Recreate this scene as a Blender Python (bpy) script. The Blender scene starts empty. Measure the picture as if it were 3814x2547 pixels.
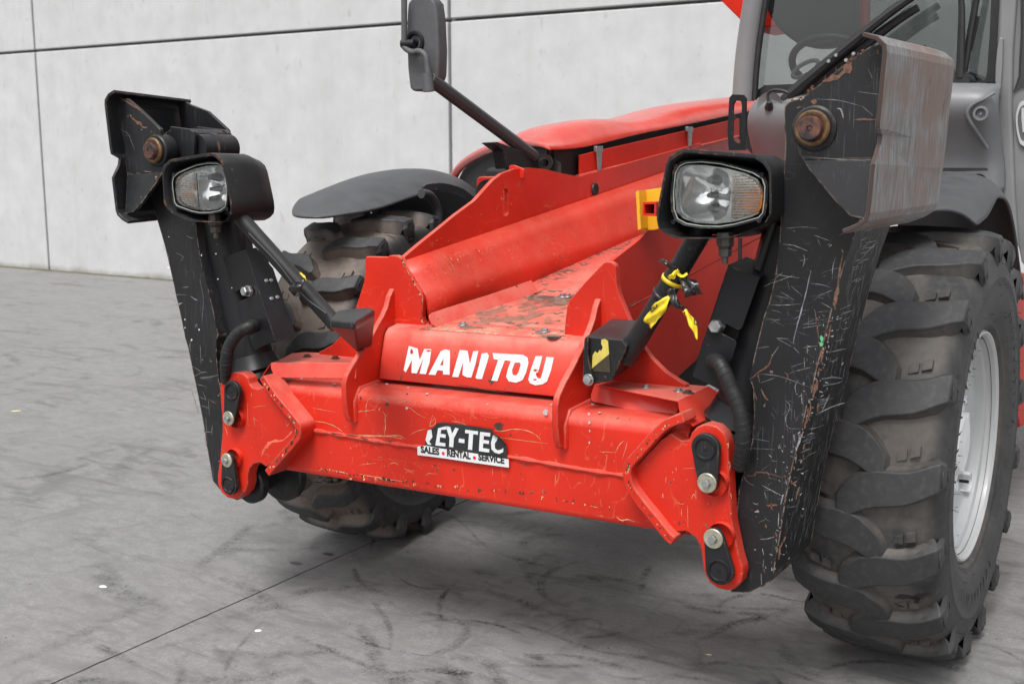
import bpy, bmesh, math, random
from mathutils import Vector, Matrix, noise
from mathutils.geometry import tessellate_polygon
R = math.radians
random.seed(7)
sc = bpy.context.scene
# ------------------------------------------------------------------ camera
YAW, PITCH, ROLL = 0.563168, 0.161737, -0.002326
FOC = 4360.58                                     # focal length in photo pixels (3814 wide)
CAM = Vector((1.865, -3.53, 1.48))
fwd = Vector((-math.sin(YAW)*math.cos(PITCH), math.cos(YAW)*math.cos(PITCH), -math.sin(PITCH)))
rgt = Vector((math.cos(YAW), math.sin(YAW), 0)); upv = rgt.cross(fwd)
r2 = rgt*math.cos(ROLL)+upv*math.sin(ROLL); u2 = upv*math.cos(ROLL)-rgt*math.sin(ROLL)
cd = bpy.data.cameras.new('camera'); cam = bpy.data.objects.new('camera', cd)
sc.collection.objects.link(cam); sc.camera = cam
cam.matrix_world = Matrix(((r2.x, u2.x, -fwd.x, CAM.x), (r2.y, u2.y, -fwd.y, CAM.y), (r2.z, u2.z, -fwd.z, CAM.z), (0, 0, 0, 1)))
cd.sensor_width = 36; cd.lens = FOC/3814*36; cd.clip_start = .05; cd.clip_end = 300
cd.dof.use_dof = True; cd.dof.focus_distance = 3.5; cd.dof.aperture_fstop = 6.3
# ------------------------------------------------------------------ light
SUN_EL, SUN_AZ = 60, 174       # overcast: broad soft sun, from the front left of the wall
w = bpy.data.worlds.new('World'); sc.world = w; w.use_nodes = True
nt = w.node_tree; bg = nt.nodes['Background']
sky = nt.nodes.new('ShaderNodeTexSky'); sky.sky_type = 'NISHITA'; sky.sun_disc = False
sky.sun_elevation = R(SUN_EL); sky.sun_rotation = R(SUN_AZ); sky.dust_density = 4; sky.air_density = 1.0
hs = nt.nodes.new('ShaderNodeHueSaturation'); hs.inputs['Saturation'].default_value = .10
nt.links.new(sky.outputs[0], hs.inputs['Color']); nt.links.new(hs.outputs[0], bg.inputs[0]); bg.inputs[1].default_value = .15
sd = bpy.data.lights.new('sun', 'SUN'); sd.energy = 1.7; sd.angle = R(20); sd.color = (1, .985, .96)
so = bpy.data.objects.new('sun', sd); sc.collection.objects.link(so)
az = R(SUN_AZ); sdir = Vector((math.sin(az)*math.cos(R(SUN_EL)), math.cos(az)*math.cos(R(SUN_EL)), math.sin(R(SUN_EL))))
so.rotation_euler = sdir.to_track_quat('Z', 'Y').to_euler(); so.location = (0, 0, 8)
sc.view_settings.view_transform = 'Standard'; sc.view_settings.look = 'None'
sc.view_settings.exposure = 0.44; sc.view_settings.gamma = 1
# ------------------------------------------------------------------ machine frame (the chassis leans 1.2 degrees) and photo reading
TL = .0216
MX, MY, MZ = Vector((math.cos(TL), 0, math.sin(TL))), Vector((0, 1, 0)), Vector((-math.sin(TL), 0, math.cos(TL)))
def world(p): return MX*p[0]+MY*p[1]+MZ*p[2]
def mach(p): return Vector((MX.dot(p), MY.dot(p), MZ.dot(p)))
CM = mach(CAM)
ZO = {'m': (0, 0, 1.62436), 'a1': (300, 250, .4464), 'a2': (600, 850, .3833), 'a3': (700, 1300, .4464), 'a4': (1300, 1000, .5102),
      'a5': (2100, 900, .5102), 'a6': (2400, 400, .3827), 'a7': (2200, 1400, .5739), 'b1': (2800, 50, .5420), 'b2': (2600, 800, .5102),
      'b3': (2600, 1500, .5102), 'b4': (2900, 700, .5741), 'b5': (2900, 1600, .6041), 'b6': (1050, 500, .5740), 'b7': (1400, 0, .6388),
      'c1': (3400, 0, .4466), 'c2': (2700, 0, .3189), 'c3': (3500, 900, .5105)}
AX = {'x': Vector((1, 0, 0)), 'y': Vector((0, 1, 0)), 'z': Vector((0, 0, 1))}
def U(zone, pts, n, k):
    """measured outline -> 3D points on the machine plane n.p = k"""
    n = AX[n] if isinstance(n, str) else Vector(n)
    ox, oy, s = ZO[zone]; out = []
    for (x, y) in pts:
        px, py = ox+x*s, oy+y*s
        d = mach(r2*((px-1907)/FOC)+u2*(-(py-1273.5)/FOC)+fwd)
        t = (k-n.dot(CM))/n.dot(d)
        out.append(CM+d*t)
    return out
def U1(zone, p, n, k): return U(zone, [p], n, k)[0]
def mirx(pts, dz=0, dx=0): return [Vector((-p[0]+dx, p[1], p[2]+dz)) for p in pts]
# ------------------------------------------------------------------ materials
def nodes(name):
    m = bpy.data.materials.new(name); m.use_nodes = True
    t = m.node_tree; return m, t, t.nodes['Principled BSDF']
def N(t, typ, **kw):
    n = t.nodes.new(typ)
    for k, v in kw.items():
        if k in n.inputs.keys() if isinstance(k, str) else False: n.inputs[k].default_value = v
        else: setattr(n, k, v)
    return n
def L(t, a, b): t.links.new(a, b)
def noise_n(t, vec, scale, detail=4, rough=.55, dist=0):
    n = t.nodes.new('ShaderNodeTexNoise'); n.inputs['Scale'].default_value = scale; n.inputs['Detail'].default_value = detail
    n.inputs['Roughness'].default_value = rough; n.inputs['Distortion'].default_value = dist
    L(t, vec, n.inputs['Vector']); return n.outputs[0]
def ramp(t, fac, a, b, ca=(0, 0, 0, 1), cb=(1, 1, 1, 1)):
    n = t.nodes.new('ShaderNodeValToRGB'); e = n.color_ramp.elements
    e[0].position = a; e[0].color = ca; e[1].position = b; e[1].color = cb
    L(t, fac, n.inputs[0]); return n.outputs[0]
def math_n(t, op, a, b=None, clamp=False):
    n = t.nodes.new('ShaderNodeMath'); n.operation = op; n.use_clamp = clamp
    for i, v in enumerate((a, b)):
        if v is None: continue
        if isinstance(v, (int, float)): n.inputs[i].default_value = v
        else: L(t, v, n.inputs[i])
    return n.outputs[0]
def mix(t, f, a, b):
    n = t.nodes.new('ShaderNodeMix'); n.data_type = 'RGBA'
    if isinstance(f, (int, float)): n.inputs[0].default_value = f
    else: L(t, f, n.inputs[0])
    for s, v in ((6, a), (7, b)):
        if isinstance(v, tuple): n.inputs[s].default_value = v if len(v) == 4 else v+(1,)
        else: L(t, v, n.inputs[s])
    return n.outputs[2]
def mapping(t, vec, scale=(1, 1, 1), rot=(0, 0, 0)):
    n = t.nodes.new('ShaderNodeMapping'); n.inputs['Scale'].default_value = scale; n.inputs['Rotation'].default_value = rot
    L(t, vec, n.inputs[0]); return n.outputs[0]
def bump(t, b, h, strength, dist=.002):
    n = t.nodes.new('ShaderNodeBump'); n.inputs['Strength'].default_value = strength; n.inputs['Distance'].default_value = dist
    L(t, h, n.inputs['Height']); L(t, n.outputs[0], b.inputs['Normal'])
def paint(name, base, scr=(.5, .2, .1), chip=(.045, .022, .014), edge=.5, scratch=.5, chips=.5, dust_sheen=.3, rough=.38,
          dust_sheen_col=(.70, .17, .13), coat=.15, vary=.15, fine=0.0, rust=None, edge_r=.006, sscale=7, spec=.30, patch=0):
    m, t, b = nodes(name)
    co = t.nodes.new('ShaderNodeTexCoord').outputs['Object']
    n1 = noise_n(t, co, 3.0, 5); n2 = noise_n(t, co, 55, 4, .6); n3 = noise_n(t, co, 14, 5, .6)
    dk = tuple(c*(1-vary) for c in base); lt = tuple(min(1, c*(1+vary)+.004) for c in base)
    col = mix(t, ramp(t, n1, .3, .7), dk, lt)
    # fine hairline scratches: pieces of distorted cell borders
    masks = []
    if scratch > 0:
        for (sx, rot, thr, lo) in (((1, 1, 1), (0, 0, 0), .0045, .56), ((1.0, 1.0, .35), (.3, .5, .2), .004, .54), ((.4, .4, 1.6), (.1, .4, .6), .006, .58)):
            v = t.nodes.new('ShaderNodeTexVoronoi'); v.feature = 'DISTANCE_TO_EDGE'; v.inputs['Scale'].default_value = sscale
            mp = mapping(t, co, sx, rot)
            ad = t.nodes.new('ShaderNodeVectorMath'); ad.operation = 'ADD'; L(t, mp, ad.inputs[0])
            nn = t.nodes.new('ShaderNodeTexNoise'); nn.inputs['Scale'].default_value = 6; nn.inputs['Detail'].default_value = 3; L(t, mp, nn.inputs['Vector'])
            sc2 = t.nodes.new('ShaderNodeVectorMath'); sc2.operation = 'SCALE'; sc2.inputs['Scale'].default_value = .22; L(t, nn.outputs['Color'], sc2.inputs[0])
            L(t, sc2.outputs[0], ad.inputs[1]); L(t, ad.outputs[0], v.inputs['Vector'])
            line = ramp(t, v.outputs['Distance'], 0, thr*sscale/4, (1, 1, 1, 1), (0, 0, 0, 1))
            gate = ramp(t, noise_n(t, mp, 5.0, 2), lo-.1*scratch, lo-.1*scratch+.05)
            brk = ramp(t, noise_n(t, mp, 60, 2), .42, .6)
            masks.append(math_n(t, 'MULTIPLY', math_n(t, 'MULTIPLY', line, gate), brk))
        s = masks[0]
        for q in masks[1:]: s = math_n(t, 'MAXIMUM', s, q)
        s = math_n(t, 'MULTIPLY', s, min(1, .30*scratch))
        col = mix(t, s, col, scr)
    if fine > 0:   # dense brushed rubbing marks
        fm = noise_n(t, mapping(t, co, (260, 260, 9), (.05, .2, 0)), 1.0, 2)
        fm = math_n(t, 'MULTIPLY', ramp(t, fm, .60, .70), ramp(t, n1, .42, .62)); fm = math_n(t, 'MULTIPLY', fm, fine)
        col = mix(t, fm, col, scr)
    if dust_sheen > 0:  # settled dust; on the reds also sky sheen painted into upward faces
        g = t.nodes.new('ShaderNodeNewGeometry'); sp = t.nodes.new('ShaderNodeSeparateXYZ'); L(t, g.outputs['Normal'], sp.inputs[0])
        up = ramp(t, sp.outputs[2], .08, .62); du = math_n(t, 'MULTIPLY', up, ramp(t, n3, .15, .65)); du = math_n(t, 'MULTIPLY', du, dust_sheen)
        col = mix(t, du, col, dust_sheen_col)
    if patch > 0:
        pm = noise_n(t, mapping(t, co, (1, .55, 1)), 17, 6, .72, .3); pm2 = noise_n(t, co, 4.5, 3)
        pf = math_n(t, 'MULTIPLY', ramp(t, math_n(t, 'ADD', math_n(t, 'MULTIPLY', pm, .6), math_n(t, 'MULTIPLY', pm2, .4)), .50, .545), patch)
        col = mix(t, pf, col, mix(t, ramp(t, n2, .35, .65), (.16, .085, .06), (.27, .165, .125)))
    wear = None
    if edge > 0:
        bv = t.nodes.new('ShaderNodeBevel'); bv.samples = 4; bv.inputs['Radius'].default_value = edge_r
        g2 = t.nodes.new('ShaderNodeNewGeometry'); dt = t.nodes.new('ShaderNodeVectorMath'); dt.operation = 'DOT_PRODUCT'
        L(t, bv.outputs[0], dt.inputs[0]); L(t, g2.outputs['True Normal'], dt.inputs[1])
        e = ramp(t, dt.outputs['Value'], .80, .985, (1, 1, 1, 1), (0, 0, 0, 1))
        e = math_n(t, 'MULTIPLY', e, ramp(t, math_n(t, 'ADD', math_n(t, 'MULTIPLY', n2, .5), math_n(t, 'MULTIPLY', n3, .5)), .56-.14*edge, .60-.12*edge))
        wear = e
    if chips > 0:
        c = ramp(t, noise_n(t, co, 38, 3, .7), .70-.03*chips, .715-.03*chips); c = math_n(t, 'MULTIPLY', c, ramp(t, n3, .45, .55))
        wear = c if wear is None else math_n(t, 'MAXIMUM', wear, c)
    if wear is not None:
        cc = mix(t, ramp(t, n2, .40, .62), chip, rust or tuple(min(1, x*3.5+.03) for x in chip))
        col = mix(t, wear, col, cc)
        h = math_n(t, 'SUBTRACT', math_n(t, 'MULTIPLY', noise_n(t, co, 9, 3), .4), math_n(t, 'MULTIPLY', wear, .5))
        bump(t, b, h, .35, .0018)
        L(t, ramp(t, wear, 0, 1, (rough,)*3+(1,), (.75,)*3+(1,)), b.inputs['Roughness'])
    else:
        b.inputs['Roughness'].default_value = rough
        bump(t, b, noise_n(t, co, 9, 3), .25, .002)
    L(t, col, b.inputs['Base Color'])
    b.inputs['Coat Weight'].default_value = coat*.35; b.inputs['Coat Roughness'].default_value = .25; b.inputs['Specular IOR Level'].default_value = spec
    return m
def plain(name, col, rough=.5, metal=0, nscale=30, namp=.2, bmp=.2, coat=0, col2=None, dust_sheen=0):
    m, t, b = nodes(name)
    co = t.nodes.new('ShaderNodeTexCoord').outputs['Object']
    n1 = noise_n(t, co, nscale, 5, .6)
    c2 = col2 or tuple(min(1, c*(1+namp)) for c in col); c1 = tuple(c*(1-namp) for c in col) if not col2 else col
    c = mix(t, ramp(t, n1, .35, .65), c1, c2); L(t, c, b.inputs['Base Color'])
    b.inputs['Metallic'].default_value = metal; L(t, ramp(t, n1, .2, .8, (max(0, rough-.08),)*3+(1,), (min(1, rough+.1),)*3+(1,)), b.inputs['Roughness'])
    if bmp: bump(t, b, n1, bmp, .001)
    b.inputs['Coat Weight'].default_value = coat
    return m
RED = (.56, .021, .008)
M = {}
M['red'] = paint('red_paint', RED, scr=(.78, .42, .18), edge=.75, scratch=.75, chips=.8, dust_sheen=.6, rough=.36, chip=(.07, .035, .022))
M['red_clean'] = paint('red_paint_clean', RED, scr=(.7, .25, .15), edge=.25, scratch=.25, chips=.15, dust_sheen=.25, rough=.42, coat=0, spec=.12)
M['red_chip'] = paint('red_paint_chipped_edges', RED, scr=(.78, .42, .18), edge=2.2, scratch=.5, chips=1.2, dust_sheen=.8, rough=.36, chip=(.06, .032, .02), edge_r=.009)
M['red_hood'] = paint('red_paint_hood', RED, scr=(.7, .25, .15), edge=.1, scratch=.2, chips=.1, dust_sheen=.30, rough=.22, coat=.5, spec=.5, dust_sheen_col=(.6, .2, .16))  # pinkish sky reflection on the hood top is put into the colour
M['red_dusty'] = paint('red_paint_dusty', (.62, .045, .028), scr=(.6, .3, .2), edge=.35, scratch=.4, chips=.6, dust_sheen=.7, rough=.5, dust_sheen_col=(.66, .25, .20))
M['red_floor'] = paint('red_paint_flaking', (.62, .055, .035), scr=(.5, .3, .2), edge=.2, scratch=.3, chips=1.6, patch=.85, dust_sheen=.8, rough=.55, dust_sheen_col=(.58, .23, .17), chip=(.16, .085, .055))
M['black'] = paint('black_paint', (.0125, .013, .0145), scr=(.26, .26, .27), edge=.25, scratch=.3, chips=.2, dust_sheen=.22, rough=.40, dust_sheen_col=(.11, .11, .11), chip=(.16, .055, .022), rust=(.26, .12, .06), coat=.1, fine=.15)
M['leg'] = paint('scratched_black_paint', (.0125, .013, .0145), scr=(.30, .30, .31), edge=.85, scratch=.30, chips=1.0, dust_sheen=.2, rough=.40, chip=(.18, .065, .03), rust=(.36, .30, .25), coat=.1, fine=.16, sscale=11, dust_sheen_col=(.085, .086, .09))
M['red_in'] = paint('red_paint_channel', RED, scr=(.72, .40, .22), edge=0, scratch=.9, chips=1.1, dust_sheen=.30, rough=.38, dust_sheen_col=(.5, .16, .11))
M['black_clean'] = paint('black_paint_clean', (.0095, .010, .0115), scr=(.2, .2, .2), edge=.15, scratch=.12, chips=.05, dust_sheen=.15, rough=.38, spec=.22, dust_sheen_col=(.10, .10, .105), coat=.1)
M['rubber'] = plain('hose_rubber', (.011, .011, .012), .55, nscale=18, namp=.35, bmp=.3)
M['rust'] = plain('rusty_brass', (.20, .12, .055), .5, .5, nscale=40, bmp=.5, col2=(.085, .042, .025))
M['pinend'] = plain('rusty_pin_end', (.020, .020, .022), .5, .2, nscale=48, bmp=.6, col2=(.15, .06, .04))
M['zinc'] = plain('zinc_plated_steel', (.42, .43, .43), .36, .85, nscale=60, bmp=.1)
M['olive'] = plain('passivated_washer', (.42, .41, .32), .42, .6, nscale=50, bmp=.15)
M['rustbolt'] = plain('rusted_bolt', (.10, .045, .03), .7, .2, nscale=90, bmp=.4)
M['yellow'] = paint('yellow_paint', (.78, .40, .02), scr=(.5, .2, .05), edge=.5, scratch=.2, chips=.5, dust_sheen=.15, rough=.4, dust_sheen_col=(.7, .45, .1))
M['plastic'] = plain('grey_black_plastic', (.062, .064, .068), .50, nscale=14, namp=.18, bmp=.1)
M['mirror_plastic'] = plain('mirror_housing_plastic', (.075, .076, .08), .55, nscale=40, namp=.1, bmp=.15)
M['cabgrey'] = plain('cab_grey_paint', (.18, .182, .186), .42, nscale=3, namp=.10, bmp=.05, coat=.15)
M['cabshell'] = plain('cab_shell_plastic', (.165, .168, .174), .45, nscale=3, namp=.10, bmp=.1)
M['seal'] = plain('rubber_seal', (.014, .014, .015), .5, bmp=0)
M['dark'] = plain('dark_interior', (.012, .012, .013), .7, bmp=0)
M['rimgrey'] = plain('rim_silver_paint', (.47, .475, .48), .38, nscale=5, namp=.08, bmp=.05, coat=.2)
M['rimwhite'] = plain('white_hub_paint', (.80, .81, .82), .4, nscale=12, namp=.06, bmp=.1)
M['white'] = plain('white_vinyl', (.66, .67, .68), .45, nscale=35, namp=.06, bmp=.1)
M['stkblack'] = plain('black_vinyl', (.022, .023, .025), .4, nscale=30, bmp=.1)
M['dot'] = plain('red_print', (.62, .02, .04), .45, bmp=0)
M['ink'] = plain('black_print', (.012, .012, .013), .5, bmp=0)
M['tapey'] = plain('yellow_film', (.85, .62, .02), .35, nscale=30, namp=.1, bmp=.3, coat=.2)
M['tapeb'] = plain('black_film', (.012, .012, .013), .28, nscale=60, bmp=.5, coat=.3)
M['gold'] = plain('gold_reflective_film', (.62, .50, .10), .35, nscale=25, namp=.15, bmp=.2)
M['brownfilm'] = plain('brown_film', (.045, .035, .02), .4, nscale=25, bmp=.2)
M['chrome'] = plain('reflector_chrome', (.93, .93, .94), .10, .70, bmp=0, namp=.02)
M['silverscr'] = plain('bare_scratch', (.27, .27, .28), .45, .3, bmp=0, nscale=80, namp=.3)
M['brightscr'] = plain('bright_scratch', (.36, .36, .37), .45, .2, bmp=0, nscale=80, namp=.3)
M['rustscr'] = plain('rust_scratch', (.135, .066, .040), .75, bmp=.3, nscale=90, namp=.4)
M['primer'] = plain('primer_scratch', (.60, .30, .17), .6, bmp=0, nscale=80, namp=.25)
M['darkscr'] = plain('dark_chip', (.06, .035, .022), .75, bmp=.3, nscale=90, namp=.4)
M['greychip'] = plain('cement_splash', (.42, .43, .44), .8, bmp=.5, nscale=60, namp=.2)
M['greenscr'] = plain('green_paint_rub', (.12, .42, .20), .6, bmp=0)
M['straw'] = plain('straw', (.62, .50, .28), .7, bmp=.2)
M['whitechip'] = plain('white_chip', (.8, .8, .78), .7, bmp=.2)
M['orange'] = plain('amber_bulb', (.9, .28, .02), .3, bmp=0)
M['seatgrey'] = plain('cab_trim_grey', (.10, .102, .106), .55, nscale=20, bmp=.1)
M['lamp_tray'] = plain('lamp_tray', (.60, .61, .61), .25, .6, bmp=0)
M['mirror_arm'] = paint('worn_grey_black_paint', (.040, .042, .046), scr=(.2, .2, .2), edge=.4, scratch=.5, chips=.3, dust_sheen=.3, rough=.5, dust_sheen_col=(.12, .12, .12), chip=(.12, .05, .03))
def glass(name, tint=(.9, .93, .92), refl=.12, rough=.02):
    m, t, b = nodes(name); t.nodes.remove(b)
    out = t.nodes['Material Output']; tr = t.nodes.new('ShaderNodeBsdfTransparent'); tr.inputs[0].default_value = tint+(1,)
    gl = t.nodes.new('ShaderNodeBsdfGlossy'); gl.inputs['Roughness'].default_value = rough
    fr = t.nodes.new('ShaderNodeFresnel'); fr.inputs['IOR'].default_value = 1.5
    f = math_n(t, 'ADD', fr.outputs[0], refl, True)
    mx = t.nodes.new('ShaderNodeMixShader'); L(t, f, mx.inputs[0]); L(t, tr.outputs[0], mx.inputs[1]); L(t, gl.outputs[0], mx.inputs[2]); L(t, mx.outputs[0], out.inputs[0])
    return m
M['lens'] = glass('clear_lens', (.97, .98, .97), .02, .01)
M['window'] = glass('window_glass', (.60, .625, .62), .04, .01)
# worn bright steel of the stabiliser pads
def steel():
    m, t, b = nodes('worn_pad_steel'); co = t.nodes.new('ShaderNodeTexCoord').outputs['Object']
    f = noise_n(t, mapping(t, co, (140, 140, 9)), 1, 4, .65); g = noise_n(t, co, 7, 5, .6); h = noise_n(t, mapping(t, co, (60, 60, 8)), 1, 3, .7)
    c = mix(t, ramp(t, f, .3, .7), (.10, .10, .103), (.33, .33, .335))
    c = mix(t, math_n(t, 'MULTIPLY', ramp(t, g, .42, .62), .7), c, (.20, .125, .095))
    c = mix(t, math_n(t, 'MULTIPLY', ramp(t, h, .64, .70), ramp(t, g, .45, .6)), c, (.09, .045, .028))
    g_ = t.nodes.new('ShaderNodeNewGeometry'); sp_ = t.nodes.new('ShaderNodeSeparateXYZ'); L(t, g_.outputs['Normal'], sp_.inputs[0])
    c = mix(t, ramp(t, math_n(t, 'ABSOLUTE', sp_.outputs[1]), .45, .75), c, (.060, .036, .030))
    L(t, c, b.inputs['Base Color']); b.inputs['Metallic'].default_value = .25; L(t, ramp(t, f, .2, .8, (.45,)*3+(1,), (.68,)*3+(1,)), b.inputs['Roughness'])
    bump(t, b, f, .35, .0015); return m
M['steel'] = steel()
def tyre_mat(name, dirt, mudc):
    m, t, b = nodes(name); co = t.nodes.new('ShaderNodeTexCoord').outputs['Object']
    sp = t.nodes.new('ShaderNodeSeparateXYZ'); L(t, co, sp.inputs[0])
    rr = math_n(t, 'SQRT', math_n(t, 'ADD', math_n(t, 'MULTIPLY', sp.outputs[1], sp.outputs[1]), math_n(t, 'MULTIPLY', sp.outputs[2], sp.outputs[2])))
    n1 = noise_n(t, co, 9, 5, .6); n2 = noise_n(t, co, 40, 5, .65); n3 = noise_n(t, co, 3.2, 3)
    c = mix(t, ramp(t, n1, .3, .7), (.024, .0245, .026), (.046, .047, .050))
    c = mix(t, math_n(t, 'MULTIPLY', ramp(t, n2, .5, .75), .35), c, (.11, .11, .112))
    rr = math_n(t, 'ADD', rr, math_n(t, 'MULTIPLY', math_n(t, 'POWER', math_n(t, 'MULTIPLY', math_n(t, 'ABSOLUTE', sp.outputs[0]), 5), 2.6), .016))
    top = math_n(t, 'ADD', rr, math_n(t, 'MULTIPLY', math_n(t, 'SUBTRACT', n1, .5), .02))
    groove = ramp(t, top, .620, .631, (1, 1, 1, 1), (0, 0, 0, 1))       # mud stays between and on the flanks of the lugs
    side = ramp(t, math_n(t, 'ABSOLUTE', sp.outputs[0]), .165, .200, (1, 1, 1, 1), (.06,)*3+(1,))
    g = math_n(t, 'MULTIPLY', math_n(t, 'MULTIPLY', groove, side), math_n(t, 'MULTIPLY', ramp(t, math_n(t, 'ADD', math_n(t, 'MULTIPLY', n1, .5), math_n(t, 'MULTIPLY', n3, .5)), .50-.16*dirt, .62-.16*dirt), min(1, .45+.6*dirt)))
    c = mix(t, g, c, mix(t, ramp(t, n2, .3, .7), tuple(x*.72 for x in mudc), mudc))
    wet = math_n(t, 'MULTIPLY', groove, math_n(t, 'MULTIPLY', side, ramp(t, noise_n(t, mapping(t, co, (.6, 1.6, 1.6)), 7.5, 4), .64, .65)))
    c = mix(t, wet, c, (.020, .017, .015))
    L(t, c, b.inputs['Base Color']); b.inputs['Roughness'].default_value = .62
    bump(t, b, math_n(t, 'ADD', n2, math_n(t, 'MULTIPLY', noise_n(t, co, 220, 2), .3)), .35, .0015); return m
M['tyreR'] = tyre_mat('tyre_rubber_right', .6, (.120, .104, .090))
M['tyreL'] = tyre_mat('tyre_rubber_left', 1.0, (.165, .132, .110))
def concrete_ground():
    m, t, b = nodes('worn_concrete_floor'); co = t.nodes.new('ShaderNodeTexCoord').outputs['Object']
    big = noise_n(t, co, .8, 4, .55); mid = noise_n(t, co, 5, 5, .6); fine_ = noise_n(t, co, 130, 3, .75); sp = noise_n(t, co, 70, 3, .6)
    c = mix(t, ramp(t, mid, .3, .7), (.60, .595, .59), (.86, .855, .85))
    sm = noise_n(t, mapping(t, co, (1, 1.6, 1), (0, 0, .3)), 11, 6, .7, .4)
    c = mix(t, math_n(t, 'MULTIPLY', ramp(t, sm, .44, .58), .75), c, (.42, .415, .41))
    c = mix(t, math_n(t, 'MULTIPLY', ramp(t, big, .42, .68), .35), c, (.40, .392, .385))
    g6 = noise_n(t, co, 55, 4, .8); c = mix(t, math_n(t, 'MULTIPLY', ramp(t, g6, .46, .56), .45), c, (.40, .395, .39))
    c = mix(t, math_n(t, 'MULTIPLY', ramp(t, fine_, .38, .56, (1, 1, 1, 1), (0, 0, 0, 1)), .55), c, (.30, .295, .29))
    # tyre scuffs: long soft streaks
    for sc_, rot, lo, am in (((1.1, 4.5, 1), .35, .56, .8), ((1.3, 5.5, 1), -.15, .56, .8), ((3.5, 1.2, 1), .5, .58, .65), ((3, 9, 1), .1, .57, .75), ((9, 3.5, 1), .8, .58, .6)):
        ad = mapping(t, co, sc_, (0, 0, rot)); q = noise_n(t, ad, 1.35, 6, .62, .55)
        c = mix(t, math_n(t, 'MULTIPLY', math_n(t, 'MULTIPLY', ramp(t, q, lo, lo+.10), am), ramp(t, noise_n(t, co, .9, 2), .35, .6)), c, (.075, .075, .078))
    # rubbed-in dirt and the parked machine's soft shadow, both painted as darkening round it
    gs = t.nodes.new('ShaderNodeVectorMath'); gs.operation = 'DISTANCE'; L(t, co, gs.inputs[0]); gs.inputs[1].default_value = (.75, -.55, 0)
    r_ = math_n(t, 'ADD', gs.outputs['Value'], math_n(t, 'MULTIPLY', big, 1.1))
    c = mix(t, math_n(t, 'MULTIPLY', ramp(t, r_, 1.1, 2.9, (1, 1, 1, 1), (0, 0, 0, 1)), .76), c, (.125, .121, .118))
    for (sx, rot, sc_) in (((.55, 1.9, 1), .25, 1.5), ((.7, 2.6, 1), -.35, 1.1), ((1.2, .7, 1), .1, 1.3)):
        mp = mapping(t, co, sx, (0, 0, rot)); nn = t.nodes.new('ShaderNodeTexNoise'); nn.inputs['Scale'].default_value = 1.8; nn.inputs['Detail'].default_value = 4; L(t, mp, nn.inputs['Vector'])
        s2 = t.nodes.new('ShaderNodeVectorMath'); s2.operation = 'SCALE'; s2.inputs['Scale'].default_value = .8; L(t, nn.outputs['Color'], s2.inputs[0])
        ad = t.nodes.new('ShaderNodeVectorMath'); ad.operation = 'ADD'; L(t, mp, ad.inputs[0]); L(t, s2.outputs[0], ad.inputs[1])
        v = t.nodes.new('ShaderNodeTexVoronoi'); v.feature = 'DISTANCE_TO_EDGE'; v.inputs['Scale'].default_value = sc_; L(t, ad.outputs[0], v.inputs['Vector'])
        ln = ramp(t, v.outputs['Distance'], .0, .035, (1, 1, 1, 1), (0, 0, 0, 1)); gt = ramp(t, noise_n(t, mp, 1.7, 3), .50, .66); br = ramp(t, noise_n(t, mapping(t, co, (3, 9, 1), (0, 0, rot)), 3, 4, .7), .35, .65)
        c = mix(t, math_n(t, 'MULTIPLY', math_n(t, 'MULTIPLY', math_n(t, 'MULTIPLY', ln, gt), br), .8), c, (.07, .07, .072))
    c = mix(t, ramp(t, sp, .74, .76), c, (.12, .11, .10))
    c = mix(t, ramp(t, noise_n(t, co, 95, 2), .78, .80), c, (.85, .85, .85))
    cr = t.nodes.new('ShaderNodeVectorMath'); cr.operation = 'LENGTH'
    c = mix(t, math_n(t, 'MULTIPLY', ramp(t, noise_n(t, co, 75, 5, .85), .44, .54, (1, 1, 1, 1), (0, 0, 0, 1)), .45), c, (.17, .165, .16))
    L(t, c, b.inputs['Base Color']); b.inputs['Roughness'].default_value = .72
    bump(t, b, math_n(t, 'ADD', fine_, math_n(t, 'MULTIPLY', mid, .6)), .35, .002); return m
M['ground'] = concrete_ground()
def concrete_wall():
    m, t, b = nodes('precast_concrete'); co = t.nodes.new('ShaderNodeTexCoord').outputs['Object']
    big = noise_n(t, co, .7, 4); mid = noise_n(t, co, 4, 5, .6); f = noise_n(t, co, 90, 3); sp = noise_n(t, mapping(t, co, (1, 1, .6)), 9, 3, .7)
    st = noise_n(t, mapping(t, co, (6, 1, .25)), 1.2, 4)
    c = mix(t, ramp(t, mid, .3, .7), (.455, .455, .458), (.535, .535, .54))
    c = mix(t, math_n(t, 'MULTIPLY', ramp(t, big, .4, .65), .3), c, (.42, .42, .425))
    c = mix(t, math_n(t, 'MULTIPLY', ramp(t, st, .5, .72), .25), c, (.40, .40, .395))
    c = mix(t, math_n(t, 'MULTIPLY', ramp(t, sp, .62, .72), .45), c, (.33, .30, .30))
    g = t.nodes.new('ShaderNodeSeparateXYZ'); L(t, co, g.inputs[0])
    foot = ramp(t, math_n(t, 'ADD', g.outputs[2], math_n(t, 'MULTIPLY', mid, .12)), .05, .14, (1, 1, 1, 1), (0, 0, 0, 1))
    c = mix(t, math_n(t, 'MULTIPLY', foot, .75), c, (.17, .155, .115))
    lim = ramp(t, math_n(t, 'ABSOLUTE', math_n(t, 'SUBTRACT', g.outputs[2], 2.655)), .0, .05, (1, 1, 1, 1), (0, 0, 0, 1))
    lf = ramp(t, math_n(t, 'SUBTRACT', math_n(t, 'MULTIPLY', g.outputs[0], -1), 10.7), 0, .15)
    c = mix(t, math_n(t, 'MULTIPLY', math_n(t, 'MULTIPLY', lim, lf), .8), c, (.30, .25, .15))
    L(t, c, b.inputs['Base Color']); b.inputs['Roughness'].default_value = .8; bump(t, b, math_n(t, 'ADD', f, mid), .12, .003); return m
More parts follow.
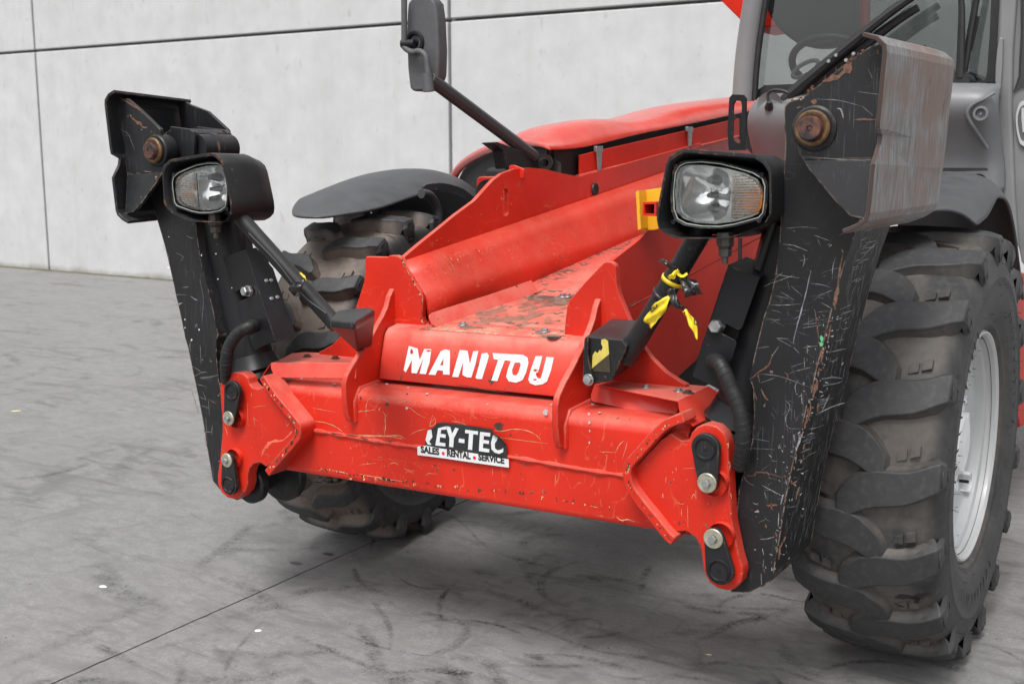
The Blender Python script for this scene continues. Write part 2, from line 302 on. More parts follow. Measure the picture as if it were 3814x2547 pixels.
M['wall'] = concrete_wall()
# ------------------------------------------------------------------ mesh helpers (machine coordinates unless wld=True)
def tag(o, label=None, cat=None, group=None, kind=None):
    if label: o['label'] = label
    if cat: o['category'] = cat
    if group: o['group'] = group
    if kind: o['kind'] = kind
    return o
def mesh(name, verts, faces, mat, parent=None, smooth=False, bevel=0, wld=False, seg=2, auto=None, subsurf=0, raw=False):
    me = bpy.data.meshes.new(name)
    vs = [tuple(v) if (wld or raw) else tuple(world(v)) for v in verts]
    me.from_pydata(vs, [], faces)
    bm = bmesh.new(); bm.from_mesh(me)
    bmesh.ops.remove_doubles(bm, verts=bm.verts, dist=1e-6)
    bmesh.ops.recalc_face_normals(bm, faces=bm.faces)
    if smooth:
        for f in bm.faces: f.smooth = True
    bm.to_mesh(me); bm.free()
    me.materials.append(mat)
    o = bpy.data.objects.new(name, me); sc.collection.objects.link(o)
    if parent: o.parent = parent
    if subsurf:
        s = o.modifiers.new('sub', 'SUBSURF'); s.levels = s.render_levels = subsurf
    if bevel:
        b = o.modifiers.new('bevel', 'BEVEL'); b.width = bevel; b.segments = seg; b.limit_method = 'ANGLE'; b.angle_limit = R(35); b.harden_normals = False
        if not smooth:
            for p in me.polygons: p.use_smooth = True
            wn = o.modifiers.new('wn', 'WEIGHTED_NORMAL'); wn.keep_sharp = True
    elif smooth and auto is not None:
        me.set_sharp_from_angle(angle=R(auto))
    return o
def geo(parts):
    V, F = [], []
    for v, f in parts:
        k = len(V); V += list(v); F += [tuple(i+k for i in q) for q in f]
    return V, F
def prism_g(poly, vec, holes=None):
    vec = Vector(vec); loops = [list(poly)]+[list(h) for h in (holes or [])]
    n = sum(len(l) for l in loops); flat = [Vector(p) for l in loops for p in l]
    V = flat+[p+vec for p in flat]; F = []
    if holes:
        tri = tessellate_polygon([[Vector(p) for p in l] for l in loops])
        F += [tuple(t) for t in tri]+[tuple(i+n for i in t)[::-1] for t in tri]
    else:
        F += [tuple(range(n)), tuple(range(2*n-1, n-1, -1))]
    k = 0
    for l in loops:
        m = len(l)
        for i in range(m): j = (i+1) % m; F.append((k+i, k+j, k+j+n, k+i+n))
        k += m
    return V, F
def prism(name, poly, vec, mat, parent=None, bevel=.002, holes=None, **kw):
    V, F = prism_g(poly, vec, holes); return mesh(name, V, F, mat, parent, bevel=bevel, **kw)
def rc(poly, r, seg=4):
    """round the corners of a 3D polygon"""
    out = []; n = len(poly)
    for i in range(n):
        p, a, b = poly[i], poly[i-1], poly[(i+1) % n]
        va, vb = (a-p), (b-p); d = min(r, va.length*.45, vb.length*.45)
        A = p+va.normalized()*d; B = p+vb.normalized()*d
        for k in range(seg+1):
            u = k/seg; out.append(A*(1-u)**2+p*2*u*(1-u)+B*u*u)
    return out
def frame_of(d):
    d = d.normalized(); a = Vector((0, 0, 1)) if abs(d.z) < .9 else Vector((1, 0, 0))
    x = d.cross(a).normalized(); return x, d.cross(x).normalized()
def tube_g(path, r, seg=14, caps=True):
    path = [Vector(p) for p in path]; V, F = [], []
    n = len(path); x = None
    for i, p in enumerate(path):
        d = (path[min(i+1, n-1)]-path[max(i-1, 0)])
        if x is None: x, y = frame_of(d)
        else:
            dn = d.normalized(); x = (x-dn*x.dot(dn)).normalized(); y = dn.cross(x)
        rad = r[i] if isinstance(r, (list, tuple)) else r
        for k in range(seg): a = 2*math.pi*k/seg; V.append(p+x*math.cos(a)*rad+y*math.sin(a)*rad)
    for i in range(n-1):
        for k in range(seg): j = (k+1) % seg; F.append((i*seg+k, i*seg+j, (i+1)*seg+j, (i+1)*seg+k))
    if caps: F += [tuple(range(seg)), tuple(range(n*seg-1, (n-1)*seg-1, -1))]
    return V, F
def tube(name, path, r, mat, parent=None, seg=14, auto=40, **kw):
    V, F = tube_g(path, r, seg); return mesh(name, V, F, mat, parent, smooth=True, auto=auto, **kw)
def spline(pts, n=8):
    pts = [Vector(p) for p in pts]; out = []
    P = [pts[0]*2-pts[1]]+pts+[pts[-1]*2-pts[-2]]
    for i in range(1, len(P)-2):
        for k in range(n):
            u = k/n; a, b, c, d = P[i-1:i+3]
            out.append(.5*((2*b)+(c-a)*u+(2*a-5*b+4*c-d)*u*u+(3*b-a-3*c+d)*u**3))
    out.append(pts[-1]); return out
def lathe_g(prof, c, axis, seg=32, close=False):
    """prof: (distance along axis, radius)"""
    c = Vector(c); ax = Vector(axis).normalized(); x, y = frame_of(ax); V, F = [], []
    m = len(prof)
    for (h, r) in prof:
        for k in range(seg): a = 2*math.pi*k/seg; V.append(c+ax*h+(x*math.cos(a)+y*math.sin(a))*max(r, 1e-5))
    for i in range(m-1):
        for k in range(seg): j = (k+1) % seg; F.append((i*seg+k, i*seg+j, (i+1)*seg+j, (i+1)*seg+k))
    return V, F
def lathe(name, prof, c, axis, mat, parent=None, seg=32, auto=35, **kw):
    V, F = lathe_g(prof, c, axis, seg); return mesh(name, V, F, mat, parent, smooth=True, auto=auto, **kw)
def hexbolt(name, c, axis, r, h, mat, parent, washer=None, wmat=None):
    c = Vector(c); ax = Vector(axis).normalized(); x, y = frame_of(ax)
    hexp = [c+(x*math.cos(R(60*k+12))+y*math.sin(R(60*k+12)))*r for k in range(6)]
    parts = [prism_g(hexp, ax*h)]
    if washer: parts.append(lathe_g([(0, 0), (0, washer), (.0025, washer), (.0025, 0)], c, ax, 20))
    V, F = geo(parts); return mesh(name, V, F, mat, parent, bevel=.0012)
def box_g(c, s, rot=None):
    c = Vector(c); V = []
    for i in (-.5, .5):
        for j in (-.5, .5):
            for k in (-.5, .5):
                v = Vector((i*s[0], j*s[1], k*s[2])); V.append(c+(rot @ v if rot else v))
    return V, [(0, 1, 3, 2), (4, 6, 7, 5), (0, 4, 5, 1), (2, 3, 7, 6), (0, 2, 6, 4), (1, 5, 7, 3)]
def box(name, c, s, mat, parent=None, bevel=.003, rot=None, **kw):
    V, F = box_g(c, s, rot); return mesh(name, V, F, mat, parent, bevel=bevel, **kw)
def strip_g(path, width, vec, taper=0):
    """flat bar following path; in-plane normal from vec"""
    path = [Vector(p) for p in path]; vec = Vector(vec); nrm = vec.normalized(); A, B = [], []
    n = len(path)
    for i, p in enumerate(path):
        d = (path[min(i+1, n-1)]-path[max(i-1, 0)]).normalized(); s = d.cross(nrm)
        w_ = width*(1-taper*abs(2*i/(n-1)-1)) if n > 1 else width
        A.append(p+s*w_/2); B.append(p-s*w_/2)
    return prism_g(A+B[::-1], vec)
def sheet(name, rows, th, mat, parent, smooth=True, sub=0, auto=40, **kw):
    """grid of points -> surface with thickness"""
    m, n = len(rows), len(rows[0]); V = [p for r_ in rows for p in r_]
    F = [(i*n+j, i*n+j+1, (i+1)*n+j+1, (i+1)*n+j) for i in range(m-1) for j in range(n-1)]
    o = mesh(name, V, F, mat, parent, smooth=smooth, auto=None, **kw)
    if sub: s = o.modifiers.new('sub', 'SUBSURF'); s.levels = s.render_levels = sub
    s = o.modifiers.new('solid', 'SOLIDIFY'); s.thickness = th; s.offset = 0
    return o
def empty(name, loc, parent=None):
    o = bpy.data.objects.new(name, None); sc.collection.objects.link(o); o.location = loc
    o.empty_display_size = .1
    if parent: o.parent = parent
    return o
#@@SETTING
# ------------------------------------------------------------------ ground: one sheet with a sawn joint
def build_ground():
    xs = -.893; ys = [-4.0+.035*i for i in range(290)]+[14, 60, 120]
    V, F = [], []
    ys = [-60, -12]+ys
    for y in ys:
        j = (noise.noise(Vector((y*3, 1, 0)))*.004+noise.noise(Vector((y*19, 5, 0)))*.003) if abs(y) < 13 else 0
        j2 = noise.noise(Vector((y*23, 9, 3)))*.0022 if abs(y) < 13 else 0
        row = [(-90, 0), (xs-.0040+j-j2, 0), (xs-.0030+j-j2, -.014), (xs+.0030+j+j2, -.014), (xs+.0040+j+j2, 0), (90, 0)]
        V += [(x, y, z) for x, z in row]
    for i in range(len(ys)-1):
        for k in range(5): a = i*6+k; F.append((a, a+1, a+7, a+6))
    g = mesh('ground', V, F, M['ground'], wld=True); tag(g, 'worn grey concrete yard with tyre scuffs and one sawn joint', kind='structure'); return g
GR = build_ground()
def scuffs():
    m, t, b = nodes('rubbed_rubber_marks'); at = t.nodes.new('ShaderNodeAttribute'); at.attribute_name = 'wear'
    co = t.nodes.new('ShaderNodeTexCoord').outputs['Object']
    n1 = ramp(t, noise_n(t, co, 14, 5, .7), .36, .66); n2 = ramp(t, noise_n(t, co, 90, 3, .7), .30, .62)
    a = math_n(t, 'MULTIPLY', math_n(t, 'MULTIPLY', at.outputs['Fac'], n1), n2)
    L(t, a, b.inputs['Alpha']); b.inputs['Base Color'].default_value = (.045, .045, .047, 1); b.inputs['Roughness'].default_value = .7
    rnd = random.Random(21); V, F, A = [], [], []
    for i in range(520):
        if rnd.random() < .62: x, y = rnd.gauss(.75, .95), rnd.gauss(-.85, .75)
        else: x, y = rnd.uniform(-6.5, 3.0), rnd.uniform(-3.0, 5.2)
        a_ = rnd.choice([.15, .5, 2.6, 2.9, 1.2])+rnd.gauss(0, .35); ln = rnd.uniform(.10, .55)*(1.6 if x < -1 else 1); cv = rnd.gauss(0, 1.3); w_ = rnd.uniform(.008, .038)*(1.8 if x < -1 else 1); st = rnd.uniform(.3, .95)*(.6 if x < -.8 else 1)
        n = 12; base = len(V)
        for k in range(n+1):
            u = k/n; f_ = math.sin(math.pi*u)**.6; nx, ny = -math.sin(a_), math.cos(a_); ww = w_*(.3+.7*f_)
            for c_ in (-1, -.3, .3, 1): V.append((x+nx*ww*c_, y+ny*ww*c_, .0016)); A.append(0 if abs(c_) == 1 else st*f_)
            x += math.cos(a_)*ln/n; y += math.sin(a_)*ln/n; a_ += cv/n+rnd.gauss(0, .06)
        for k in range(n):
            for c_ in range(3): q = base+k*4+c_; F.append((q, q+1, q+5, q+4))
    me = bpy.data.meshes.new('tyre_scuffs'); me.from_pydata(V, [], F); me.materials.append(m)
    at_ = me.attributes.new('wear', 'FLOAT', 'POINT')
    at_.data.foreach_set('value', A)
    o = bpy.data.objects.new('tyre_scuffs', me); sc.collection.objects.link(o); o.parent = GR; o['kind'] = 'stuff'
    parts = []
    for i in range(420):
        x, y = rnd.uniform(-4.5, 2.2), rnd.uniform(-2.2, 3.5); r_ = rnd.uniform(.0012, .0035); parts.append(([(x+math.cos(a)*r_*rnd.uniform(.6, 1.2), y+math.sin(a)*r_*rnd.uniform(.6, 1.2), .0004) for a in (0, 1.2, 2.5, 3.8, 5.1)]+[(x, y, r_*.8)], [(j, (j+1) % 5, 5) for j in range(5)]))
    v, f = geo(parts); g = mesh('grit', v, f, M['darkscr'], GR, raw=True); g['kind'] = 'stuff'
scuffs()
WY = 5.81
def build_wall():
    w_ = empty('concrete_wall', (-5, WY+.1, 0)); tag(w_, 'pale precast concrete panel wall behind the red machine', 'wall')
    zj = 2.702; xj = [-18.5, -10.94, -4.73, 1.5, 7.7]
    for r_, (z0, z1) in enumerate(((-.02, zj-.018), (zj+.012, zj+2.7))):
        for i in range(len(xj)-1):
            a, b = xj[i]+.018, xj[i+1]-.018
            box('panel', ((a+b)/2-(-5), .1-.1+.0, (z0+z1)/2), (b-a, .2, z1-z0), M['wall'], w_, bevel=.012, raw=True)
    v, f = box_g((-5.4+5, .03, 2.7), (26.2, .1, 5.4)); mesh('joint_backing', v, f, plain('joint_sealant', (.16, .16, .16), .8), w_, raw=True)
    # mossy dirt line at the foot
    V, F = [], []; n = 220
    for i in range(n):
        x = -18.4+i*.12; hgt = .012+.012*abs(noise.noise(Vector((x*4, 0, 0)))); dp = .03+.03*abs(noise.noise(Vector((x*3, 4, 0))))
        V += [(x+5, -.101-dp, .001), (x+5, -.101-dp*.5, hgt*.7), (x+5, -.099, hgt)]
    for i in range(n-1):
        for k in range(2): a = i*3+k; F.append((a, a+1, a+4, a+3))
    o = mesh('moss_line', V, F, plain('moss_dirt', (.10, .09, .055), .9, nscale=25, namp=.4, bmp=.8), w_, raw=True, smooth=True); o['kind'] = 'stuff'
build_wall()
#@@MACHINE
T = empty('telehandler', (0, 0, 0)); tag(T, 'red telehandler with scratched black stabiliser legs parked in front of the concrete wall', 'telehandler')
YP = -.94     # front face of the pivot plates
YB = -.905    # front face of the cross beam
ev = Vector
# ---- cross beam: profile in y,z swept along x
def beam():
    P = []
    prof = [(YB+.03, .503), (YB+.008, .508), (YB, .525), (YB, .655), (YB, .755), (YB+.006, .775), (YB+.022, .789), (YB+.05, .793), (-.55, .793), (-.55, .503)]
    xs = [-.66, .74]
    V = [ev((x, y, z)) for x in xs for y, z in prof]; n = len(prof)
    F = [tuple(range(n)), tuple(range(2*n-1, n-1, -1))]+[(i, (i+1) % n, (i+1) % n+n, i+n) for i in range(n)]
    b = mesh('cross_beam', V, F, M['red'], T, bevel=.004)
    # weld seam along the front
    s = [ev((x, YB-.001, .646+.004*math.sin(x*9))) for x in [-.56+i*.02 for i in range(61)]]
    tube('weld_seam', s, [.0065+.0015*math.sin(i*1.7)+.001*math.sin(i*5.1) for i in range(61)], M['red'], b, seg=8)
    return b
BEAM = beam()
# ---- pivot plates at both ends
pl_l = U('a3', [(655, 985), (640, 975), (600, 948), (545, 958), (512, 1000), (497, 1060), (500, 1120), (480, 1190), (440, 1235), (400, 1255), (330, 1240), (278, 1195), (248, 1125), (247, 1050), (262, 940), (276, 800), (285, 700), (285, 600), (276, 480), (268, 350), (268, 285), (290, 232), (340, 203), (400, 192), (460, 203), (500, 240), (512, 290), (540, 322), (580, 332), (618, 320), (640, 310), (700, 400), (880, 610), (905, 650), (905, 720), (880, 760), (700, 950)], 'y', YP)
pl_r = U('a7', [(545, 1050), (550, 1010), (620, 1008), (680, 1050), (712, 1110), (725, 1200), (735, 1270), (770, 1340), (820, 1375), (880, 1392), (930, 1384), (975, 1340), (990, 1270), (980, 1230), (960, 1160), (940, 1060), (915, 930), (905, 760), (897, 600), (893, 450), (870, 375), (820, 328), (750, 310), (690, 330), (652, 372), (638, 415), (590, 418), (552, 395), (520, 370), (450, 420), (320, 560), (270, 620), (265, 660), (290, 730), (330, 800), (450, 940), (500, 1010)], 'y', YP)
def vbar(name, zone, pts, w_, parent):
    p = U(zone, pts, 'y', YP-.030); p = spline(p, 5)
    v, f = strip_g(p, w_, (0, .075, 0)); return mesh(name, v, f, M['red_chip'], parent, bevel=.004)
def keeper(parent, zone, big, small, rbig, rsm, boss):
    c = U1(zone, big, 'y', YP-.03); s = U1(zone, small, 'y', YP-.03); d = (s-c); n = d.length; d.normalize(); q = ev((-d.z, 0, d.x)); pts = []
    for k in range(13):
        a = math.pi/2+math.pi*k/12; pts.append(c+(d*math.cos(a)+q*math.sin(a))*rbig)
    for k in range(9):
        a = -math.pi/2+math.pi*k/8; pts.append(s+(d*math.cos(a)+q*math.sin(a))*rsm)
    kp = prism('keeper_plate', pts, (0, .016, 0), M['black'], parent, bevel=.003)
    lathe('pin_head', [(-.001, rbig*.80), (-.004, rbig*.76), (-.004, rbig*.66), (.004, rbig*.52), (.005, rbig*.14), (-.002, rbig*.11), (-.002, 0)], c, (0, 1, 0), M['black_clean'], kp, 28)
    lathe('boss', [(.014, rsm*1.25), (.032, rsm*1.3), (.032, 0)], s+ev((.012, 0, -.004*boss)), (0, 1, 0), M['red_clean'], kp, 24)
    lathe('washer', [(0, 0), (-.004, rsm*.55), (-.004, rsm*.9), (-.0025, rsm*.97), (.0, rsm*.97)], s, (0, 1, 0), M['olive'], kp, 26)
    hexbolt('bolt', s+ev((0, -.004, 0)), (0, -1, 0), rsm*.42, .010, M['zinc'], kp)
for side, zone, poly in (('l', 'a3', pl_l), ('r', 'a7', pl_r)):
    P_ = prism('pivot_plate', poly, (0, .042, 0), M['red_chip'], T, bevel=.004)
    if side == 'l':
        vbar('stiffening_bar', zone, [(612, 235), (650, 300), (715, 395), (800, 500), (885, 605), (915, 655), (912, 725), (880, 775), (780, 890), (655, 1035)], .024, P_)
        keeper(P_, zone, (363, 355), (341, 577), .034, .0235, 1); keeper(P_, zone, (337, 1130), (326, 926), .034, .0235, -1)
        tube('weld_seam', spline(U(zone, [(700, 260), (760, 350), (860, 480), (940, 600), (962, 660), (945, 740), (870, 850), (740, 1000)], 'y', YB-.002), 4), .010, M['red'], P_, seg=8)
    else:
        vbar('stiffening_bar', zone, [(600, 272), (520, 300), (440, 355), (300, 510), (245, 575), (232, 630), (248, 715), (300, 800), (410, 935), (490, 1035), (535, 1075)], .025, P_)
        keeper(P_, zone, (742, 470), (756, 693), .0365, .0255, 1); keeper(P_, zone, (833, 1262), (797, 1054), .0365, .0255, -1)
# rear pivot plates and leg feet bushes
for side in (-1, 1):
    q = [ev((side*abs(p.x) if side < 0 else abs(p.x), -.735, p.z)) for p in (mirx(pl_r) if side < 0 else pl_r)]
    prism('rear_pivot_plate', q, (0, .03, 0), M['black'], T, bevel=.003)
lathe('pivot_bush', [(0, 0), (0, .058), (.006, .064), (.03, .064), (.036, .05), (.036, 0)], U1('a3', (500, 1130), 'y', -.885), (0, 1, 0), M['black'], T, 32)
lathe('pivot_bush', [(0, 0), (0, .09), (.006, .095), (.03, .095), (.03, 0)], U1('a3', (760, 1040), 'y', -.74), (0, 1, 0), M['black'], T, 32)
# ---- curved fins on the beam
def fin(zone, front, back, x):
    f = U(zone, front, 'x', x); return f
finR_x, finL_x = .372, -.345
fl = U('b6', [(770, 1010), (755, 992), (720, 985), (695, 1003), (672, 1050), (655, 1120), (628, 1180), (560, 1300), (500, 1395), (440, 1480), (395, 1560)], 'x', finL_x)
fl += U('a3', [(1288, 230), (1275, 290), (1278, 420), (1295, 540), (1318, 600)], 'x', finL_x)
fr = mirx(fl)
for nm, pts, x in (('l', fl, finL_x), ('r', mirx(fl), finR_x)):
    front = [ev((x, p.y, p.z)) for p in pts]
    low = front[-1]
    back = [ev((x, YB+.004, low.z-.008)), ev((x, YB+.004, .76)), ev((x, YB+.03, .792)), ev((x, -.66, .792)), ev((x, -.66, front[0].z-.004))]
    F_ = prism('curved_fin', front+back, (.019, 0, 0), M['red_chip'], T, bevel=.0035)
    tube('weld_seam', [ev((x+.018, YB-.002, z)) for z in (low.z-.004, .72, .755)]+[ev((x+.018, YB+.02, .789)), ev((x+.018, -.76, .797))], .009, M['red'], F_, seg=8)
    prism('tab', [ev((x+.010, front[0].y-.03, front[0].z+.004)), ev((x+.042, front[0].y-.01, front[0].z+.008)), ev((x+.040, front[0].y-.01, .94)), ev((x+.010, front[0].y-.03, .94))], (0, .05, 0), M['red'], F_, bevel=.006)
# ---- name panel
pT, pB = -.752, -.795       # y of top bend, bottom edge
zT, zB = .952, .806
PN = ev((0, -(zT-zB), (pT-pB))).normalized()      # front normal of the panel face
PK = PN.dot(ev((0, pB, zB)))
def panel():
    xa, xb = -.322, .368; r_ = .03
    prof = [(pB, zB), (pT-.012, zT-.035), (pT-.004, zT-.012), (pT+.010, zT), (pT+.10, zT+.016)]
    rows = [[ev((x+(.012 if (i > 1) else 0)*(1 if x < 0 else -1)*0, y, z)) for x in (xa+.0, xa+.012, xb-.012, xb)] for i, (y, z) in enumerate(prof)]
    o = sheet('name_panel', rows, .008, M['red_dusty'], T)
    b = o.modifiers.new('b', 'BEVEL'); b.width = .002; b.limit_method = 'ANGLE'
    return o
PANEL = panel()
def letters():
    Ls = [[[(440, 566), (503, 584), (518, 668), (553, 588), (604, 590), (590, 690), (563, 772), (518, 768), (548, 650), (497, 767), (460, 762), (462, 668), (418, 758), (402, 742), (424, 640)]],
          [[(672, 606), (705, 590), (738, 598), (740, 640), (738, 700), (736, 776), (690, 774), (690, 748), (650, 742), (632, 778), (584, 774)], [(668, 705), (690, 708), (694, 655)]],
          [[(812, 596), (868, 600), (885, 700), (910, 605), (946, 602), (925, 700), (895, 796), (862, 794), (832, 778), (838, 680), (800, 794), (757, 790), (785, 690)]],
          [[(972, 622), (1010, 616), (1024, 640), (1000, 720), (972, 808), (938, 806), (927, 796), (950, 715)]],
          [[(1052, 618), (1270, 630), (1305, 650), (1312, 690), (1295, 760), (1268, 815), (1222, 834), (1170, 824), (1150, 790), (1165, 730), (1185, 676), (1140, 670), (1110, 750), (1085, 822), (1042, 818), (1068, 740), (1092, 668), (1060, 662)], [(1212, 688), (1192, 745), (1196, 775), (1222, 782), (1240, 760), (1258, 700), (1246, 686)]],
          [[(1365, 640), (1414, 640), (1396, 710), (1372, 790), (1386, 806), (1404, 800), (1424, 730), (1444, 646), (1497, 650), (1478, 740), (1448, 825), (1412, 846), (1362, 852), (1324, 838), (1312, 810), (1330, 740)]]]
    for sh in Ls:
        outer = U('a4', sh[0], PN, PK+.0045); holes = [U('a4', h, PN, PK+.0045) for h in sh[1:]]
        prism('white_letter', outer, -PN*-.0025, M['white'], PANEL, bevel=0, holes=holes or None)
        c = sum((p for p in outer), ev((0, 0, 0)))/len(outer)
        big = [c+(p-c)*1.09-PN*.001 for p in outer]
        prism('raised_letter', rc(big, .006, 2), -PN*-.0012, M['red_clean'], PANEL, bevel=.001, holes=None)
letters()
def text(name, s, size, origin, xd, zd, nrm, mat, parent, extr=.0004, off=.0, sx=1.0, shear=0):
    cu = bpy.data.curves.new(name, 'FONT'); cu.body = s; cu.size = size; cu.extrude = extr; cu.offset = off; cu.shear = shear; cu.resolution_u = 3; cu.space_character = 1.0
    o = bpy.data.objects.new(name, cu); sc.collection.objects.link(o)
    me = bpy.data.meshes.new_from_object(o.evaluated_get(bpy.context.evaluated_depsgraph_get()))
    bpy.data.objects.remove(o); me.name = name
    xd, zd, nrm = Vector(xd).normalized(), Vector(zd).normalized(), Vector(nrm).normalized()
    for v in me.vertices:
        v.co = world(Vector(origin)+xd*v.co.x*sx+zd*v.co.y+nrm*v.co.z)
    me.materials.clear(); me.materials.append(mat)
    q = bpy.data.objects.new(name, me); sc.collection.objects.link(q); q.parent = parent; return q
# ---- torn sticker on the beam
def sticker():
    y = YB
    bl = U('a4', [(640, 1128), (690, 1124), (780, 1134), (900, 1150), (1044, 1172), (1050, 1208), (1112, 1240), (1148, 1288), (1155, 1385), (1060, 1372), (850, 1335), (640, 1308), (552, 1292), (566, 1240), (572, 1178), (612, 1164), (630, 1146)], 'y', y-.0085)
    prism('sticker', bl, (0, .0012, 0), M['stkblack'], BEAM, bevel=0)
    wl = U('a4', [(498, 1300), (560, 1292), (660, 1312), (850, 1338), (1060, 1375), (1165, 1392), (1166, 1452), (900, 1415), (700, 1385), (500, 1360)], 'y', y-.0100)
    prism('sticker_strip', wl, (0, .0012, 0), M['white'], BEAM, bevel=0)
    v, f = geo([prism_g(U('a4', p, 'y', y-.0104), (0, .001, 0)) for p in (
        [(575, 1180), (600, 1175), (608, 1230), (585, 1262), (600, 1286), (575, 1284), (558, 1250)],
        [(650, 1165), (712, 1150), (716, 1174), (672, 1176), (668, 1205), (706, 1212), (704, 1236), (664, 1230), (660, 1268), (704, 1276), (702, 1298), (630, 1290)],
        [(706, 1150), (738, 1156), (752, 1205), (775, 1162), (800, 1168), (765, 1240), (760, 1304), (730, 1300), (734, 1238)],
        [(802, 1240), (843, 1246), (842, 1274), (800, 1268)],
        [(848, 1176), (942, 1188), (940, 1212), (906, 1208), (898, 1324), (868, 1320), (876, 1204), (846, 1200)],
        [(956, 1192), (1030, 1200), (1030, 1226), (984, 1220), (982, 1250), (1022, 1256), (1020, 1280), (980, 1274), (976, 1310), (1024, 1318), (1022, 1342), (948, 1332)],
        [(1052, 1212), (1085, 1235), (1078, 1255), (1064, 1275), (1064, 1310), (1080, 1326), (1108, 1322), (1126, 1310), (1124, 1340), (1096, 1352), (1062, 1342), (1040, 1318), (1036, 1270)])])
    mesh('sticker_letters', v, f, M['white'], BEAM)
    for s, p, w_ in (('SALES', (524, 1340), 135), ('RENTAL', (714, 1366), 172), ('SERVICE', (944, 1396), 190)):
        a = U1('a4', p, 'y', y-.0106); b_ = U1('a4', (p[0]+w_, p[1]+w_*.138), 'y', y-.0106)
        t_ = text('print', s, .026, a, (b_-a), (0, 0, 1), (0, -1, 0), M['ink'], BEAM, .0002, .0011)
        xs = [mach(v.co) for v in t_.data.vertices]; x0 = min(v.x for v in xs); x1 = max(v.x for v in xs); k = (b_-a).length/(x1-x0)
        for v in t_.data.vertices:
            q = mach(v.co); v.co = world((a.x+(q.x-a.x)*k, q.y, q.z))
    for p in ((687, 1349), (915, 1381)): lathe('print_dot', [(0, 0), (0, .0052), (.0008, .0052)], U1('a4', p, 'y', y-.0107), (0, 1, 0), M['dot'], BEAM, 14)
    # curled torn corner
    c = U('a4', [(1046, 1212), (1075, 1218), (1110, 1250), (1144, 1290)], 'y', y-.009); rows = [c, [p+ev((.004, -.008, .006)) for p in c], [p+ev((.012, -.010, .002)) for p in c]]
    sheet('sticker_curl', rows, .0006, M['stkblack'], BEAM)
sticker()
# ---- front chassis: transverse plates, side plates, channel and floor
cpR = U('a5', [(8, 1000), (0, 720), (5, 640), (12, 560), (22, 480), (36, 435), (150, 300), (288, 156), (312, 146), (345, 148), (368, 165), (380, 190), (385, 300), (400, 380), (430, 455), (490, 600), (560, 740), (640, 850), (740, 950), (850, 1020), (895, 1042), (895, 1075), (400, 1080)], 'y', -.70)
cr_p = prism('cross_plate', cpR, (0, .022, 0), M['red'], T, bevel=.003)
base = U('b6', [(685, 797), (700, 786), (738, 786), (765, 795), (776, 812), (800, 860), (850, 950), (890, 1010), (912, 1060), (914, 1110), (908, 1180), (916, 1220), (938, 1262)], 'y', -.70)
mir = mirx([p for p in cpR if p.x > .40 and p.z > .83])
mir = sorted(mir, key=lambda p: p.z)
cpL = base+[ev((base[-1].x, -.70, .80)), ev((mir[0].x, -.70, .80))]+mir[:-2]
prism('cross_plate', cpL, (0, .022, 0), M['red'], T, bevel=.003)
# left channel (runs rearward, rising): upper side plate with hump
hump = U('m', [(925, 592), (960, 562), (1000, 530), (1045, 493), (1090, 460), (1112, 435), (1130, 415), (1152, 398), (1180, 388), (1215, 385), (1250, 388), (1290, 398), (1330, 405)], 'x', -.30)
hump += [ev((-.30, 1.6, 1.52)), ev((-.30, 1.6, 1.41)), ev((-.30, .11, 1.254)), ev((-.30, -.69, 1.150))]
slot = rc(U('b6', [(1437, 352), (1468, 352), (1472, 520), (1452, 534), (1430, 525)], 'x', -.30), .02, 3)
prism('side_plate', hump, (-.016, 0, 0), M['red'], T, bevel=0, holes=[slot])
rows = []
for y in [-.69+.17*i for i in range(14)]:
    u = y+.69
    rows.append([ev((-.297, y, 1.152+.128*u)), ev((-.26, y, 1.110+.110*u)), ev((-.225, y, 1.062+.085*u)), ev((-.214, y, 1.050+.082*u)), ev((-.208, y, 1.030+.080*u)), ev((-.198, y, .95+.06*u))])
sheet('channel_side', rows, .012, M['red_in'], T, auto=30)
# the same on the right: outer face seen
sideR = [ev((.30, p.y, p.z)) for p in U('a5', [(345, 148), (560, -20)], 'x', .30)]
sr = sideR+[ev((.30, .10, 1.345)), ev((.30, .9, 1.36)), ev((.30, .9, .80)), ev((.30, .178, .765)), ev((.30, .007, .727)), ev((.30, -.25, .80)), ev((.30, -.69, .80))]
prism('side_plate', sr, (-.016, 0, 0), M['red_clean'], T, bevel=.002)
# floor with flange
FS = .13
def fz(y): return zT+.002+FS*(y+.75)
fx0, fx1 = -.185, .30
yb = -.30
rows = []
for (y, xl) in ((-.742, -.205), (-.60, -.185), (-.46, -.185), (yb, -.185)):
    rows.append([ev((x, y, fz(y)+.001)) for x in (xl, -.1, 0, .1, .2, .30)])
fl_ = sheet('floor_plate', rows, .006, M['red_floor'], T)
fk0 = ev((0, -FS, 1)); fk1 = zT+.005+FS*.75
fA = U1('a4', (640, 428), fk0, fk1); fB = U1('a4', (1290, 208), fk0, fk1); fn = (fB-fA).cross(ev((-.45, 0, .85))).normalized()
v, f = prism_g(U('a4', [(640, 430), (606, 408), (586, 360), (588, 338), (604, 322), (700, 290), (1000, 198), (1332, 85), (1350, 120), (1385, 170), (1290, 206), (960, 320)], fn, fn.dot(fA)), -fn*.004)
mesh('flange', v, f, M['red_dusty'], fl_, bevel=.001)
rows = [[ev((x, y, fz(y)-.005)) for x in (-.205, 0, .30)] for y in (-.34, .3, 1.4)]
sheet('rear_floor_plate', rows, .006, M['red_dusty'], T)
for p in ((830, 410), (1430, 460), (1560, 203), (1598, 203)):
    q = U1('a4', p, ev((0, -FS, 1)), zT+.0064+FS*.75+.001); hexbolt('bolt', q, (0, -FS, 1), .010, .009, M['zinc'], fl_, washer=.016)
